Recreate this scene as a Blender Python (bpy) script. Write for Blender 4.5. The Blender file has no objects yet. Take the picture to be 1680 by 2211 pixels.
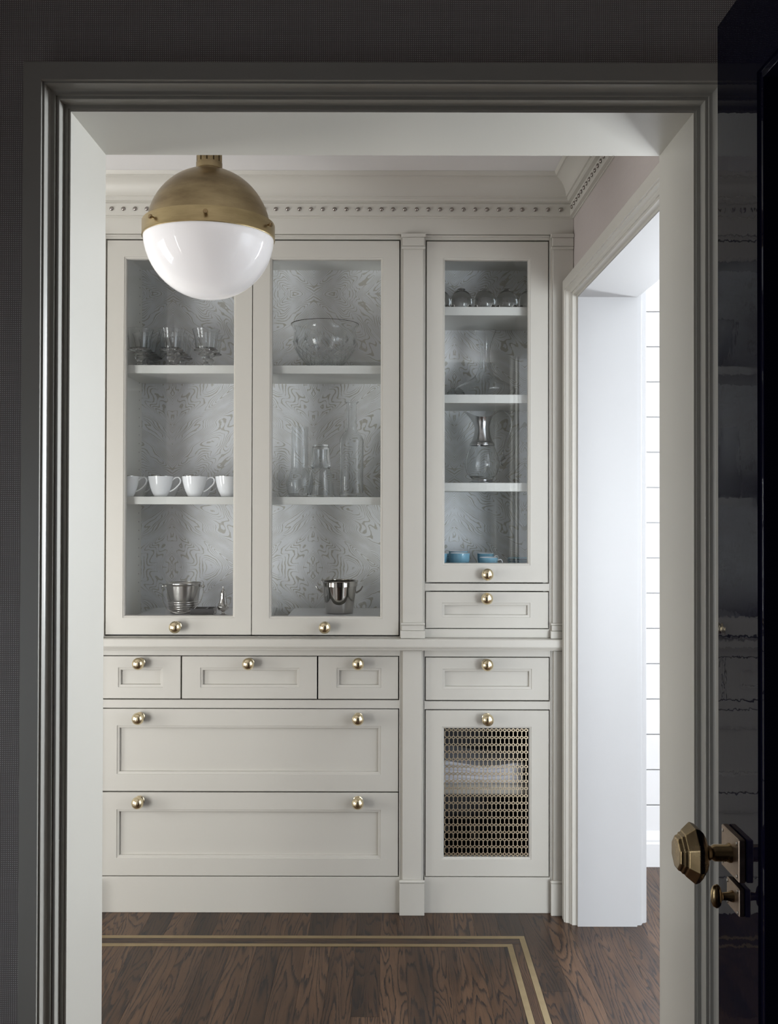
import bpy, bmesh, math, random
from math import sin, cos, pi, radians
from mathutils import Vector, Matrix

rnd = random.Random(7)
S = bpy.context.scene
C = S.collection

# ------------------------------------------------------------------ camera
EYE = 1.383
F_PX = 2100.0
cam_data = bpy.data.cameras.new('camera')
cam = bpy.data.objects.new('camera', cam_data)
C.objects.link(cam)
cam_data.sensor_fit = 'VERTICAL'
cam_data.sensor_height = 36.0
cam_data.sensor_width = 36.0 * 1680 / 2211
cam_data.lens = F_PX / 2211 * 36.0
PITCH, ROLL = 0.0100, 0.0022
cam_data.shift_x = 7.0 / 2211
cam_data.shift_y = (1079 - 1105.5 - F_PX * math.tan(PITCH)) / 2211
cam_data.clip_start = 0.02
cam.matrix_world = (Matrix.Translation((0, 0, EYE)) @ Matrix.Rotation(pi / 2 + PITCH, 4, 'X')
                    @ Matrix.Rotation(ROLL, 4, 'Z'))
S.camera = cam

# ------------------------------------------------------------------ exposure, world, window light
S.view_settings.view_transform = 'Standard'
S.view_settings.look = 'None'
S.view_settings.exposure = 0.0
S.view_settings.gamma = 1.0
S.view_settings.use_curve_mapping = False
cy = S.cycles
cy.use_denoising = True
cy.max_bounces = 14
cy.diffuse_bounces = 6
cy.glossy_bounces = 6
cy.transmission_bounces = 14
cy.transparent_max_bounces = 24
cy.caustics_refractive = True
cy.caustics_reflective = False
cy.sample_clamp_indirect = 4.0
cy.blur_glossy = 0.5

world = bpy.data.worlds.new('sky')
S.world = world
world.use_nodes = True
wb = world.node_tree.nodes['Background']
wb.inputs[0].default_value = (0.72, 0.82, 1.0, 1)
wb.inputs[1].default_value = 1.2


def area(name, loc, direction, w, h, power, col):
    d = bpy.data.lights.new(name, 'AREA')
    d.shape = 'RECTANGLE'
    d.size, d.size_y = w, h
    d.energy = power
    d.color = col
    o = bpy.data.objects.new(name, d)
    C.objects.link(o)
    o.location = loc
    o.rotation_euler = Vector(direction).to_track_quat('-Z', 'Y').to_euler()
    return o


DAY = (0.93, 0.965, 1.0)
WARM = (1.0, 0.98, 0.95)
# daylight outside each window of the house (openings built below), plus the added bay fill
area('daylight_pantry_window', (-2.86, 2.26, 0.95), (1, 0.0, -0.03), 0.72, 1.45, 46, WARM)
area('fill_bay_window', (-2.10, 0.79, 0.85), (0.25, 1, -0.03), 0.88, 1.35, 66, WARM)  # added frontal fill for cabinet faces and interiors
area('daylight_far_window', (1.95, 3.95, 1.55), (0, -1, -0.05), 0.85, 1.3, 440, DAY)
area('daylight_east_window', (3.60, 1.00, 1.45), (-1, 0, -0.05), 2.95, 1.3, 30, DAY)
area('daylight_south_window', (2.20, -0.86, 1.00), (0, 1, -0.02), 2.0, 1.3, 190, DAY)
area('daylight_west_window', (-1.14, 0.85, 0.85), (1, 0.1, -0.05), 0.95, 1.1, 2.7, DAY)


# ------------------------------------------------------------------ materials
def mat(name):
    m = bpy.data.materials.new(name)
    m.use_nodes = True
    nt = m.node_tree
    b = nt.nodes['Principled BSDF']
    return m, nt, b


def N(nt, t, **kw):
    n = nt.nodes.new(t)
    for k, v in kw.items():
        setattr(n, k, v)
    return n


def setin(n, **kw):
    for k, v in kw.items():
        n.inputs[k.replace('_', ' ')].default_value = v
    return n


def math_node(nt, op, a, b=None, c=None):
    n = N(nt, 'ShaderNodeMath', operation=op)
    for i, x in enumerate((a, b, c)):
        if x is None:
            continue
        if isinstance(x, (int, float)):
            n.inputs[i].default_value = x
        else:
            nt.links.new(x, n.inputs[i])
    return n.outputs[0]


def ramp(nt, fac, stops):
    r = N(nt, 'ShaderNodeValToRGB')
    els = r.color_ramp.elements
    while len(els) < len(stops):
        els.new(0.5)
    for e, (p, col) in zip(els, stops):
        e.position = p
        e.color = col if len(col) == 4 else (*col, 1)
    nt.links.new(fac, r.inputs[0])
    return r.outputs[0]


def paint(name, col, rough=0.42, bump=0.03, scale=220):
    m, nt, b = mat(name)
    b.inputs['Base Color'].default_value = (*col, 1)
    b.inputs['Roughness'].default_value = rough
    if bump:
        g = N(nt, 'ShaderNodeNewGeometry')
        no = N(nt, 'ShaderNodeTexNoise')
        setin(no, Scale=scale, Detail=2.0)
        nt.links.new(g.outputs['Position'], no.inputs['Vector'])
        bp = N(nt, 'ShaderNodeBump')
        bp.inputs['Strength'].default_value = bump
        bp.inputs['Distance'].default_value = 0.001
        nt.links.new(no.outputs[0], bp.inputs['Height'])
        nt.links.new(bp.outputs[0], b.inputs['Normal'])
    return m


M = {}
M['paint'] = paint('greige_cabinet_paint', (0.52, 0.503, 0.458))
M['trim'] = paint('greige_trim_paint', (0.56, 0.543, 0.495), 0.38)
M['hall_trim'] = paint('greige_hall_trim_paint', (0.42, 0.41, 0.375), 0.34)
M['ceiling'] = paint('white_ceiling_paint', (0.78, 0.77, 0.77), 0.7)
M['white'] = paint('white_paint', (0.64, 0.64, 0.645), 0.45)
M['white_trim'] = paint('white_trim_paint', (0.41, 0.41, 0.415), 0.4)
M['platter'] = paint('white_ceramic', (0.80, 0.80, 0.81), 0.22, 0)
M['cabin'] = paint('cabinet_interior_paint', (0.68, 0.68, 0.65), 0.45)


def metal(name, col, rough, noise=0.0, nscale=30, aniso=0.0, stretch=None, col2=None):
    m, nt, b = mat(name)
    b.inputs['Metallic'].default_value = 1.0
    b.inputs['Base Color'].default_value = (*col, 1)
    b.inputs['Roughness'].default_value = rough
    b.inputs['Anisotropic'].default_value = aniso
    if noise:
        tc = N(nt, 'ShaderNodeTexCoord')
        mp = N(nt, 'ShaderNodeMapping')
        if stretch:
            mp.inputs['Scale'].default_value = stretch
        nt.links.new(tc.outputs['Object'], mp.inputs[0])
        no = N(nt, 'ShaderNodeTexNoise')
        setin(no, Scale=nscale, Detail=5.0, Roughness=0.6)
        nt.links.new(mp.outputs[0], no.inputs['Vector'])
        r = math_node(nt, 'MULTIPLY_ADD', no.outputs[0], noise, rough - noise * 0.5)
        nt.links.new(r, b.inputs['Roughness'])
        if col2:
            c = ramp(nt, no.outputs[0], [(0.3, col2), (0.7, col)])
            nt.links.new(c, b.inputs['Base Color'])
    return m


M['brass'] = metal('polished_brass', (0.80, 0.69, 0.47), 0.2, 0.08, 60)
M['old_brass'] = metal('aged_brass', (0.47, 0.375, 0.215), 0.34, 0.18, 4.5, 0.0, (1, 1, 3), (0.20, 0.148, 0.083))
M['band_brass'] = metal('satin_brass_band', (0.56, 0.45, 0.25), 0.33, 0.1, 9, 0.0, (1, 1, 6), (0.40, 0.315, 0.165))
M['dark_brass'] = metal('antique_brass', (0.42, 0.31, 0.17), 0.26, 0.14, 40, 0, None, (0.26, 0.19, 0.10))
M['plate_brass'] = metal('brown_antique_brass', (0.38, 0.30, 0.24), 0.42, 0.2, 60, 0, None, (0.26, 0.20, 0.155))
M['grille'] = metal('satin_brass_grille', (0.74, 0.63, 0.46), 0.36, 0.1, 80)
M['inlay'] = metal('floor_brass_inlay', (0.41, 0.325, 0.20), 0.5, 0.12, 25, 0, None, (0.35, 0.275, 0.165))
M['steel'] = metal('brushed_steel', (0.50, 0.49, 0.47), 0.24, 0.1, 20, 0, (1, 1, 6))
M['chrome'] = metal('polished_steel', (0.56, 0.54, 0.52), 0.05)
M['pewter'] = metal('pewter', (0.58, 0.58, 0.59), 0.22, 0.12, 25)
M['nail'] = metal('nickel_nailhead', (0.34, 0.31, 0.29), 0.25)

m, nt, b = mat('opal_glass')
b.inputs['Base Color'].default_value = (0.90, 0.90, 0.92, 1)
b.inputs['Roughness'].default_value = 0.035
b.inputs['IOR'].default_value = 1.5
b.inputs['Subsurface Weight'].default_value = 0.35
b.inputs['Subsurface Radius'].default_value = (0.03, 0.03, 0.03)
b.inputs['Emission Color'].default_value = (1, 0.98, 0.97, 1)
b.inputs['Emission Strength'].default_value = 0.2     # the lamp is on, dimmed
M['opal'] = m

m, nt, b = mat('porcelain')
b.inputs['Base Color'].default_value = (0.86, 0.87, 0.89, 1)
b.inputs['Roughness'].default_value = 0.08
M['porcelain'] = m
m, nt, b = mat('blue_glazed_ceramic')
b.inputs['Base Color'].default_value = (0.22, 0.43, 0.56, 1)
b.inputs['Roughness'].default_value = 0.1
M['blue'] = m
m, nt, b = mat('black_box_lacquer')
b.inputs['Base Color'].default_value = (0.018, 0.02, 0.022, 1)
b.inputs['Roughness'].default_value = 0.3
M['black'] = m
m, nt, b = mat('dark_cavity')
b.inputs['Base Color'].default_value = (0.01, 0.01, 0.01, 1)
b.inputs['Roughness'].default_value = 0.9
M['dark'] = m
M['linen'] = paint('white_linen', (0.78, 0.78, 0.82), 0.8, 0.2, 900)
M['linen_blue'] = paint('blue_grey_linen', (0.30, 0.32, 0.40), 0.8, 0.2, 900)
M['dark_interior'] = paint('dark_cabinet_interior', (0.045, 0.045, 0.05), 0.6)

# lacquered door
m, nt, b = mat('navy_black_lacquer')
b.inputs['Base Color'].default_value = (0.0045, 0.0045, 0.014, 1)
b.inputs['Roughness'].default_value = 0.02
b.inputs['IOR'].default_value = 1.17
b.inputs['Specular Tint'].default_value = (0.74, 0.78, 1.0, 1)
g = N(nt, 'ShaderNodeNewGeometry')
no = N(nt, 'ShaderNodeTexNoise')
setin(no, Scale=75.0, Detail=1.0)
nt.links.new(g.outputs['Position'], no.inputs['Vector'])
bp = N(nt, 'ShaderNodeBump')
setin(bp, Strength=0.03, Distance=0.002)
nt.links.new(no.outputs[0], bp.inputs['Height'])
nt.links.new(bp.outputs[0], b.inputs['Normal'])
M['lacquer'] = m

# window / cabinet glass : clear sheet, reflects by fresnel on its front face
m = bpy.data.materials.new('clear_pane')
m.use_nodes = True
nt = m.node_tree
nt.nodes.clear()
out = N(nt, 'ShaderNodeOutputMaterial')
tr = N(nt, 'ShaderNodeBsdfTransparent')
tr.inputs[0].default_value = (0.985, 0.993, 0.995, 1)
gl = N(nt, 'ShaderNodeBsdfGlossy')
gl.inputs['Roughness'].default_value = 0.0
fr = N(nt, 'ShaderNodeFresnel')
fr.inputs[0].default_value = 1.52
geo = N(nt, 'ShaderNodeNewGeometry')
f2 = math_node(nt, 'MULTIPLY', fr.outputs[0], 1.9)
f3 = math_node(nt, 'SUBTRACT', 1.0, geo.outputs['Backfacing'])
f4 = math_node(nt, 'MULTIPLY', f2, f3)
f5 = math_node(nt, 'MINIMUM', f4, 1.0)
mx = N(nt, 'ShaderNodeMixShader')
nt.links.new(f5, mx.inputs[0])
nt.links.new(tr.outputs[0], mx.inputs[1])
nt.links.new(gl.outputs[0], mx.inputs[2])
nt.links.new(mx.outputs[0], out.inputs[0])
M['pane'] = m

m, nt, b = mat('blown_glass')
b.inputs['Base Color'].default_value = (0.97, 0.98, 0.985, 1)
b.inputs['Roughness'].default_value = 0.0
b.inputs['Transmission Weight'].default_value = 1.0
b.inputs['IOR'].default_value = 1.42
M['glass'] = m

m, nt, b = mat('cut_crystal')
b.inputs['Base Color'].default_value = (0.96, 0.975, 0.98, 1)
b.inputs['Roughness'].default_value = 0.0
b.inputs['Transmission Weight'].default_value = 1.0
b.inputs['IOR'].default_value = 1.45
M['crystal'] = m


# marbled / agate wallpaper behind the glass doors
def marble_paper(name, base, line, rough):
    m, nt, b = mat(name)
    g = N(nt, 'ShaderNodeNewGeometry')
    sx = N(nt, 'ShaderNodeSeparateXYZ')
    nt.links.new(g.outputs['Position'], sx.inputs[0])
    u = math_node(nt, 'PINGPONG', math_node(nt, 'ADD', sx.outputs[0], 10.77), 0.2625)
    v = math_node(nt, 'MODULO', math_node(nt, 'ADD', sx.outputs[2], 10.09), 0.50)
    v = math_node(nt, 'PINGPONG', math_node(nt, 'ADD', sx.outputs[2], 10.09), 0.34)
    a = radians(40)
    p = math_node(nt, 'ADD', math_node(nt, 'MULTIPLY', u, cos(a)), math_node(nt, 'MULTIPLY', v, sin(a)))
    q = math_node(nt, 'SUBTRACT', math_node(nt, 'MULTIPLY', v, cos(a)), math_node(nt, 'MULTIPLY', u, sin(a)))
    cmb = N(nt, 'ShaderNodeCombineXYZ')
    nt.links.new(math_node(nt, 'MULTIPLY', p, 3.0), cmb.inputs[0])
    nt.links.new(math_node(nt, 'MULTIPLY', q, 7.0), cmb.inputs[1])
    n1 = N(nt, 'ShaderNodeTexNoise')
    setin(n1, Scale=1.0, Detail=2.6, Roughness=0.5, Distortion=0.25)
    nt.links.new(cmb.outputs[0], n1.inputs['Vector'])
    n2 = N(nt, 'ShaderNodeTexNoise')
    setin(n2, Scale=70.0, Detail=2.0)
    nt.links.new(g.outputs['Position'], n2.inputs['Vector'])
    f = math_node(nt, 'MULTIPLY_ADD', q, 92.0, math_node(nt, 'MULTIPLY', n1.outputs[0], 56.0))
    f = math_node(nt, 'MULTIPLY_ADD', n2.outputs[0], 0.55, f)
    s = math_node(nt, 'SINE', math_node(nt, 'MULTIPLY', f, 2 * pi))
    n3 = N(nt, 'ShaderNodeTexNoise')
    setin(n3, Scale=5.0, Detail=2.0)
    nt.links.new(cmb.outputs[0], n3.inputs['Vector'])
    thr = math_node(nt, 'MULTIPLY_ADD', n3.outputs[0], 2.2, -0.42)
    d = math_node(nt, 'SUBTRACT', s, thr)
    k = ramp(nt, math_node(nt, 'MULTIPLY_ADD', d, 2.2, 0.5), [(0.2, (0, 0, 0)), (0.9, (1, 1, 1))])
    mixc = N(nt, 'ShaderNodeMix', data_type='RGBA')
    mixc.inputs[6].default_value = (*base, 1)
    mixc.inputs[7].default_value = (*line, 1)
    nt.links.new(k, mixc.inputs[0])
    nt.links.new(mixc.outputs[2], b.inputs['Base Color'])
    b.inputs['Roughness'].default_value = rough
    bp = N(nt, 'ShaderNodeBump')
    setin(bp, Strength=0.25, Distance=0.0006)
    nt.links.new(k, bp.inputs['Height'])
    nt.links.new(bp.outputs[0], b.inputs['Normal'])
    return m


M['marble'] = marble_paper('marbled_wallpaper', (0.83, 0.84, 0.86), (0.55, 0.535, 0.49), 0.36)


# woven wall coverings
def weave(name, ground, dot, pu, pv, axis_u, axis_v, lo, hi, var=0.5, rough=0.85):
    m, nt, b = mat(name)
    g = N(nt, 'ShaderNodeNewGeometry')
    sx = N(nt, 'ShaderNodeSeparateXYZ')
    nt.links.new(g.outputs['Position'], sx.inputs[0])
    # slight waviness of the yarns
    nw = N(nt, 'ShaderNodeTexNoise')
    setin(nw, Scale=9.0, Detail=2.0)
    nt.links.new(g.outputs['Position'], nw.inputs['Vector'])
    U = math_node(nt, 'MULTIPLY_ADD', nw.outputs[0], pu * 1.2, sx.outputs[axis_u])
    V = math_node(nt, 'MULTIPLY_ADD', nw.outputs[0], pv * 1.6, sx.outputs[axis_v])
    a = math_node(nt, 'SINE', math_node(nt, 'MULTIPLY', U, 2 * pi / pu))
    c = math_node(nt, 'SINE', math_node(nt, 'MULTIPLY', V, 2 * pi / pv))
    a = math_node(nt, 'MULTIPLY_ADD', a, 0.5, 0.5)
    c = math_node(nt, 'MULTIPLY_ADD', c, 0.5, 0.5)
    k = math_node(nt, 'MULTIPLY', a, c)
    # slub: yarn-by-yarn variation, stretched along each direction
    mp = N(nt, 'ShaderNodeMapping')
    sc = [60.0, 60.0, 60.0]
    sc[axis_u] = 2.5
    sc[axis_v] = 260.0
    mp.inputs['Scale'].default_value = sc
    nt.links.new(g.outputs['Position'], mp.inputs[0])
    n1 = N(nt, 'ShaderNodeTexNoise')
    setin(n1, Scale=1.0, Detail=2.0)
    nt.links.new(mp.outputs[0], n1.inputs['Vector'])
    mp2 = N(nt, 'ShaderNodeMapping')
    sc = [60.0, 60.0, 60.0]
    sc[axis_u] = 260.0
    sc[axis_v] = 3.0
    mp2.inputs['Scale'].default_value = sc
    nt.links.new(g.outputs['Position'], mp2.inputs[0])
    n2 = N(nt, 'ShaderNodeTexNoise')
    setin(n2, Scale=1.0, Detail=2.0)
    nt.links.new(mp2.outputs[0], n2.inputs['Vector'])
    vv = math_node(nt, 'ADD', n1.outputs[0], n2.outputs[0])
    vv = math_node(nt, 'MULTIPLY_ADD', math_node(nt, 'SUBTRACT', vv, 1.0), var * 2, 1.0)
    kk = ramp(nt, k, [(lo, (0, 0, 0)), (hi, (1, 1, 1))])
    kk = math_node(nt, 'MULTIPLY', kk, vv)
    mixc = N(nt, 'ShaderNodeMix', data_type='RGBA')
    mixc.inputs[6].default_value = (*ground, 1)
    mixc.inputs[7].default_value = (*dot, 1)
    nt.links.new(kk, mixc.inputs[0])
    nt.links.new(mixc.outputs[2], b.inputs['Base Color'])
    b.inputs['Roughness'].default_value = rough
    bp = N(nt, 'ShaderNodeBump')
    setin(bp, Strength=0.5, Distance=0.0008)
    nt.links.new(kk, bp.inputs['Height'])
    nt.links.new(bp.outputs[0], b.inputs['Normal'])
    return m


M['dark_weave'] = weave('dark_dotted_weave', (0.33, 0.30, 0.295), (0.95, 0.94, 0.95), 0.00365, 0.0034, 0, 2, 0.40, 0.80, 0.55)
M['pink_weave'] = weave('pale_grasscloth', (0.46, 0.41, 0.39), (0.62, 0.57, 0.55), 0.004, 0.0034, 1, 2, 0.1, 0.8, 0.5)


# stained oak
def oak(name, axis=1):
    m, nt, b = mat(name)
    g = N(nt, 'ShaderNodeNewGeometry')
    oi = N(nt, 'ShaderNodeObjectInfo')
    off = N(nt, 'ShaderNodeCombineXYZ')
    nt.links.new(math_node(nt, 'MULTIPLY', oi.outputs['Random'], 53.0), off.inputs[0])
    nt.links.new(math_node(nt, 'MULTIPLY', oi.outputs['Random'], 31.0), off.inputs[1])
    nt.links.new(math_node(nt, 'MULTIPLY', oi.outputs['Random'], 17.0), off.inputs[2])
    add = N(nt, 'ShaderNodeVectorMath', operation='ADD')
    nt.links.new(g.outputs['Position'], add.inputs[0])
    nt.links.new(off.outputs[0], add.inputs[1])

    def stretched(sx_, sy_):
        mp = N(nt, 'ShaderNodeMapping')
        sc = [sx_, sx_, sx_]
        sc[axis] = sy_
        mp.inputs['Scale'].default_value = sc
        nt.links.new(add.outputs[0], mp.inputs[0])
        return mp.outputs[0]
    # growth rings: contours of a field stretched along the plank -> cathedral arches
    n1 = N(nt, 'ShaderNodeTexNoise')
    setin(n1, Scale=1.0, Detail=2.0, Roughness=0.45, Distortion=0.25)
    nt.links.new(stretched(12.0, 1.1), n1.inputs['Vector'])
    n2 = N(nt, 'ShaderNodeTexNoise')
    setin(n2, Scale=1.0, Detail=3.0, Roughness=0.7)
    nt.links.new(stretched(240.0, 16.0), n2.inputs['Vector'])
    f = math_node(nt, 'MULTIPLY_ADD', n2.outputs[0], 0.9, math_node(nt, 'MULTIPLY', n1.outputs[0], 23.0))
    fr_ = math_node(nt, 'FRACT', f)
    ring = ramp(nt, fr_, [(0.0, (1, 1, 1)), (0.16, (0.95, 0.95, 0.95)), (0.34, (0.2, 0.2, 0.2)), (0.55, (0, 0, 0)), (0.93, (0, 0, 0)), (1.0, (1, 1, 1))])
    # pores
    n3 = N(nt, 'ShaderNodeTexNoise')
    setin(n3, Scale=1.0, Detail=3.0, Roughness=0.6)
    nt.links.new(stretched(420.0, 14.0), n3.inputs['Vector'])
    pore = ramp(nt, n3.outputs[0], [(0.5, (0, 0, 0)), (0.68, (1, 1, 1))])
    n4 = N(nt, 'ShaderNodeTexNoise')
    setin(n4, Scale=1.0, Detail=2.0)
    nt.links.new(stretched(13.0, 1.6), n4.inputs['Vector'])
    tone = ramp(nt, math_node(nt, 'MULTIPLY_ADD', oi.outputs['Random'], 0.38, math_node(nt, 'MULTIPLY_ADD', n4.outputs[0], 0.8, -0.05)),
                [(0.15, (0.016, 0.0105, 0.008)), (0.5, (0.070, 0.038, 0.022)), (0.9, (0.140, 0.080, 0.047))])
    band = ramp(nt, n4.outputs[0], [(0.56, (0, 0, 0)), (0.72, (0.75, 0.75, 0.75))])
    ring = math_node(nt, 'MAXIMUM', ring, band)
    dark = math_node(nt, 'MAXIMUM', math_node(nt, 'MULTIPLY', ring, math_node(nt, 'MULTIPLY_ADD', n2.outputs[0], 1.5, 0.05)),
                     math_node(nt, 'MULTIPLY', pore, 0.4))
    dk = N(nt, 'ShaderNodeClamp')
    nt.links.new(dark, dk.inputs[0])
    mixc = N(nt, 'ShaderNodeMix', data_type='RGBA')
    nt.links.new(tone, mixc.inputs[6])
    mixc.inputs[7].default_value = (0.006, 0.0055, 0.008, 1)
    nt.links.new(dk.outputs[0], mixc.inputs[0])
    nt.links.new(mixc.outputs[2], b.inputs['Base Color'])
    b.inputs['Roughness'].default_value = 0.34
    b.inputs['Specular IOR Level'].default_value = 0.26
    bp = N(nt, 'ShaderNodeBump')
    setin(bp, Strength=0.35, Distance=0.0006)
    inv = math_node(nt, 'SUBTRACT', 1.0, dk.outputs[0])
    nt.links.new(inv, bp.inputs['Height'])
    nt.links.new(bp.outputs[0], b.inputs['Normal'])
    return m


M['oak'] = oak('stained_oak', 1)
M['oak_x'] = oak('stained_oak_cross', 0)

# ------------------------------------------------------------------ object helpers
POS = {}


def reg(o, loc):
    POS[o.name] = Vector(loc)
    return o


def thing(name, label, cat, loc=(0, 0, 0), group=None, kind=None):
    o = bpy.data.objects.new(name, None)
    o.empty_display_size = 0.05
    C.objects.link(o)
    o.location = loc
    tag(o, label, cat, group, kind)
    return reg(o, loc)


def tag(o, label=None, cat=None, group=None, kind=None):
    if label:
        o['label'] = label
    if cat:
        o['category'] = cat
    if group:
        o['group'] = group
    if kind:
        o['kind'] = kind
    return o


def link_mesh(name, me, material, parent=None, loc=(0, 0, 0)):
    o = bpy.data.objects.new(name, me)
    C.objects.link(o)
    if material is not None and not me.materials:
        me.materials.append(material)
    if parent is not None:
        o.parent = parent
        o.location = Vector(loc) - POS[parent.name]
    else:
        o.location = loc
    return reg(o, loc)


def mesh_from(name, verts, faces, smooth=False, angle=35, recalc=True):
    me = bpy.data.meshes.new(name)
    me.from_pydata([tuple(v) for v in verts], [], faces)
    if recalc:
        bm = bmesh.new()
        bm.from_mesh(me)
        bmesh.ops.remove_doubles(bm, verts=bm.verts, dist=1e-7)
        bmesh.ops.recalc_face_normals(bm, faces=bm.faces)
        bm.to_mesh(me)
        bm.free()
    if smooth:
        me.polygons.foreach_set('use_smooth', [True] * len(me.polygons))
        me.set_sharp_from_angle(angle=radians(angle))
    me.update()
    return me


def obj(name, verts, faces, material, parent=None, smooth=False, angle=35):
    """verts in world coordinates; origin put at the lower centre of the piece"""
    xs = [v[0] for v in verts]; ys = [v[1] for v in verts]; zs = [v[2] for v in verts]
    o = Vector(((min(xs) + max(xs)) / 2, (min(ys) + max(ys)) / 2, min(zs)))
    me = mesh_from(name, [Vector(v) - o for v in verts], faces, smooth, angle)
    return link_mesh(name, me, material, parent, o)


class MB:
    def __init__(self):
        self.v, self.f = [], []

    def add(self, verts, faces):
        n = len(self.v)
        self.v += [tuple(v) for v in verts]
        self.f += [tuple(i + n for i in f) for f in faces]
        return self

    def box(self, x0, x1, y0, y1, z0, z1, c=0.0):
        v, f = box_geo(x0, x1, y0, y1, z0, z1, c)
        return self.add(v, f)

    def build(self, name, material, parent=None, smooth=False, angle=35):
        return obj(name, self.v, self.f, material, parent, smooth, angle)


def box_geo(x0, x1, y0, y1, z0, z1, c=0.0):
    if c <= 0:
        v = [(x, y, z) for z in (z0, z1) for y in (y0, y1) for x in (x0, x1)]
        f = [(0, 2, 3, 1), (4, 5, 7, 6), (0, 1, 5, 4), (2, 6, 7, 3), (0, 4, 6, 2), (1, 3, 7, 5)]
        return v, f
    bm = bmesh.new()
    bmesh.ops.create_cube(bm, size=1.0)
    for v in bm.verts:
        v.co = Vector(((x0 + x1) / 2 + v.co.x * (x1 - x0), (y0 + y1) / 2 + v.co.y * (y1 - y0), (z0 + z1) / 2 + v.co.z * (z1 - z0)))
    bmesh.ops.bevel(bm, geom=list(bm.edges), offset=c, segments=1, affect='EDGES', profile=0.5)
    bm.verts.index_update()
    v = [tuple(x.co) for x in bm.verts]
    f = [tuple(x.index for x in fc.verts) for fc in bm.faces]
    bm.free()
    return v, f


def box(name, x0, x1, y0, y1, z0, z1, material, parent=None, c=0.0008):
    v, f = box_geo(x0, x1, y0, y1, z0, z1, c)
    return obj(name, v, f, material, parent)


XZ = lambda u, v, w: (u, w, v)                  # panel facing the camera (w = y)


def rect_loft(u0, u1, v0, v1, steps, cap=True, closed=False, mp=XZ):
    vs, fs = [], []
    for ins, w in steps:
        vs += [mp(u0 + ins, v0 + ins, w), mp(u1 - ins, v0 + ins, w), mp(u1 - ins, v1 - ins, w), mp(u0 + ins, v1 - ins, w)]
    n = len(steps)
    for k in range(n if closed else n - 1):
        a, b2 = 4 * k, 4 * ((k + 1) % n)
        for j in range(4):
            j2 = (j + 1) % 4
            fs.append((a + j, a + j2, b2 + j2, b2 + j))
    if not closed:
        fs.append((3, 2, 1, 0))
        if cap:
            e = 4 * (n - 1)
            fs.append((e, e + 1, e + 2, e + 3))
    return vs, fs


def lathe_geo(prof, seg=40, closed=True, axis='Z', center=(0, 0, 0), phase=0.0):
    """prof: list of (r, h).  closed: the profile begins and ends on the axis or joins to itself"""
    vs, fs, rings = [], [], []
    for r, h in prof:
        if r < 1e-6:
            rings.append([len(vs)])
            vs.append((0, 0, h))
        else:
            ring = []
            for i in range(seg):
                a = 2 * pi * i / seg + phase
                ring.append(len(vs))
                vs.append((r * cos(a), r * sin(a), h))
            rings.append(ring)
    pairs = list(zip(rings, rings[1:]))
    if closed == 'loop':
        pairs.append((rings[-1], rings[0]))
    for A, B in pairs:
        for i in range(seg):
            j = (i + 1) % seg
            if len(A) == 1 and len(B) == 1:
                continue
            if len(A) == 1:
                fs.append((A[0], B[i], B[j]))
            elif len(B) == 1:
                fs.append((A[i], A[j], B[0]))
            else:
                fs.append((A[i], A[j], B[j], B[i]))
    cx, cyy, cz = center
    if axis == 'Z':
        vs = [(x + cx, y + cyy, z + cz) for x, y, z in vs]
    elif axis == '-Y':        # height runs towards the camera
        vs = [(x + cx, cyy - z, y + cz) for x, y, z in vs]
    elif axis == '-X':
        vs = [(cx - z, x + cyy, y + cz) for x, y, z in vs]
    return vs, fs


def smooth_path(pts, n=8):
    pts = [Vector(p) for p in pts]
    out = []
    for i in range(len(pts) - 1):
        p0 = pts[max(i - 1, 0)]; p1 = pts[i]; p2 = pts[i + 1]; p3 = pts[min(i + 2, len(pts) - 1)]
        for k in range(n):
            t = k / n
            out.append(0.5 * ((2 * p1) + (-p0 + p2) * t + (2 * p0 - 5 * p1 + 4 * p2 - p3) * t * t + (-p0 + 3 * p1 - 3 * p2 + p3) * t ** 3))
    out.append(pts[-1])
    return out


def tube_geo(path, r, seg=8, flat=1.0, up=(0, 1, 0)):
    path = [Vector(p) for p in path]
    vs, fs = [], []
    n = len(path)
    for i, p in enumerate(path):
        t = (path[min(i + 1, n - 1)] - path[max(i - 1, 0)]).normalized()
        a = Vector(up) - t * t.dot(Vector(up))
        if a.length < 1e-4:
            a = Vector((1, 0, 0)) - t * t.x
        a.normalize()
        b2 = t.cross(a)
        rr = r(i / (n - 1)) if callable(r) else r
        for k in range(seg):
            g_ = 2 * pi * k / seg
            vs.append(p + a * (cos(g_) * rr * flat) + b2 * (sin(g_) * rr))
    for i in range(n - 1):
        for k in range(seg):
            j = (k + 1) % seg
            fs.append((i * seg + k, i * seg + j, (i + 1) * seg + j, (i + 1) * seg + k))
    fs.append(tuple(reversed(range(seg))))
    fs.append(tuple(range((n - 1) * seg, n * seg)))
    return vs, fs


def dup(root, loc, label, group=None):
    r = root.copy()
    C.objects.link(r)
    r.location = loc
    tag(r, label, None, group)
    reg(r, loc)
    for ch in list(root.children):
        c = ch.copy()
        C.objects.link(c)
        c.parent = r
        for g_ in ch.children:
            d = g_.copy()
            C.objects.link(d)
            d.parent = c
    return r


# ------------------------------------------------------------------ main dimensions (metres)
Y_WF, Y_WB = 1.667, 1.872          # doorway wall, near and pantry face
X_L, X_R, Z_H = -0.542, 0.527, 2.048
XW, XW2 = 0.630, 0.815             # side wall, pantry face and far face
YF = 3.271                         # plane of the cabinet doors
Y_BACK = 3.62                      # back of the upper cabinets
Z_CEIL = 2.465


def PX(px, d=YF):
    return (px - 833) * d / F_PX


def PZ(py, d=YF):
    return EYE - (py - 1079) * d / F_PX


# ------------------------------------------------------------------ shell
def structure(o, label, cat):
    return tag(o, label, cat, None, 'structure')


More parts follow.
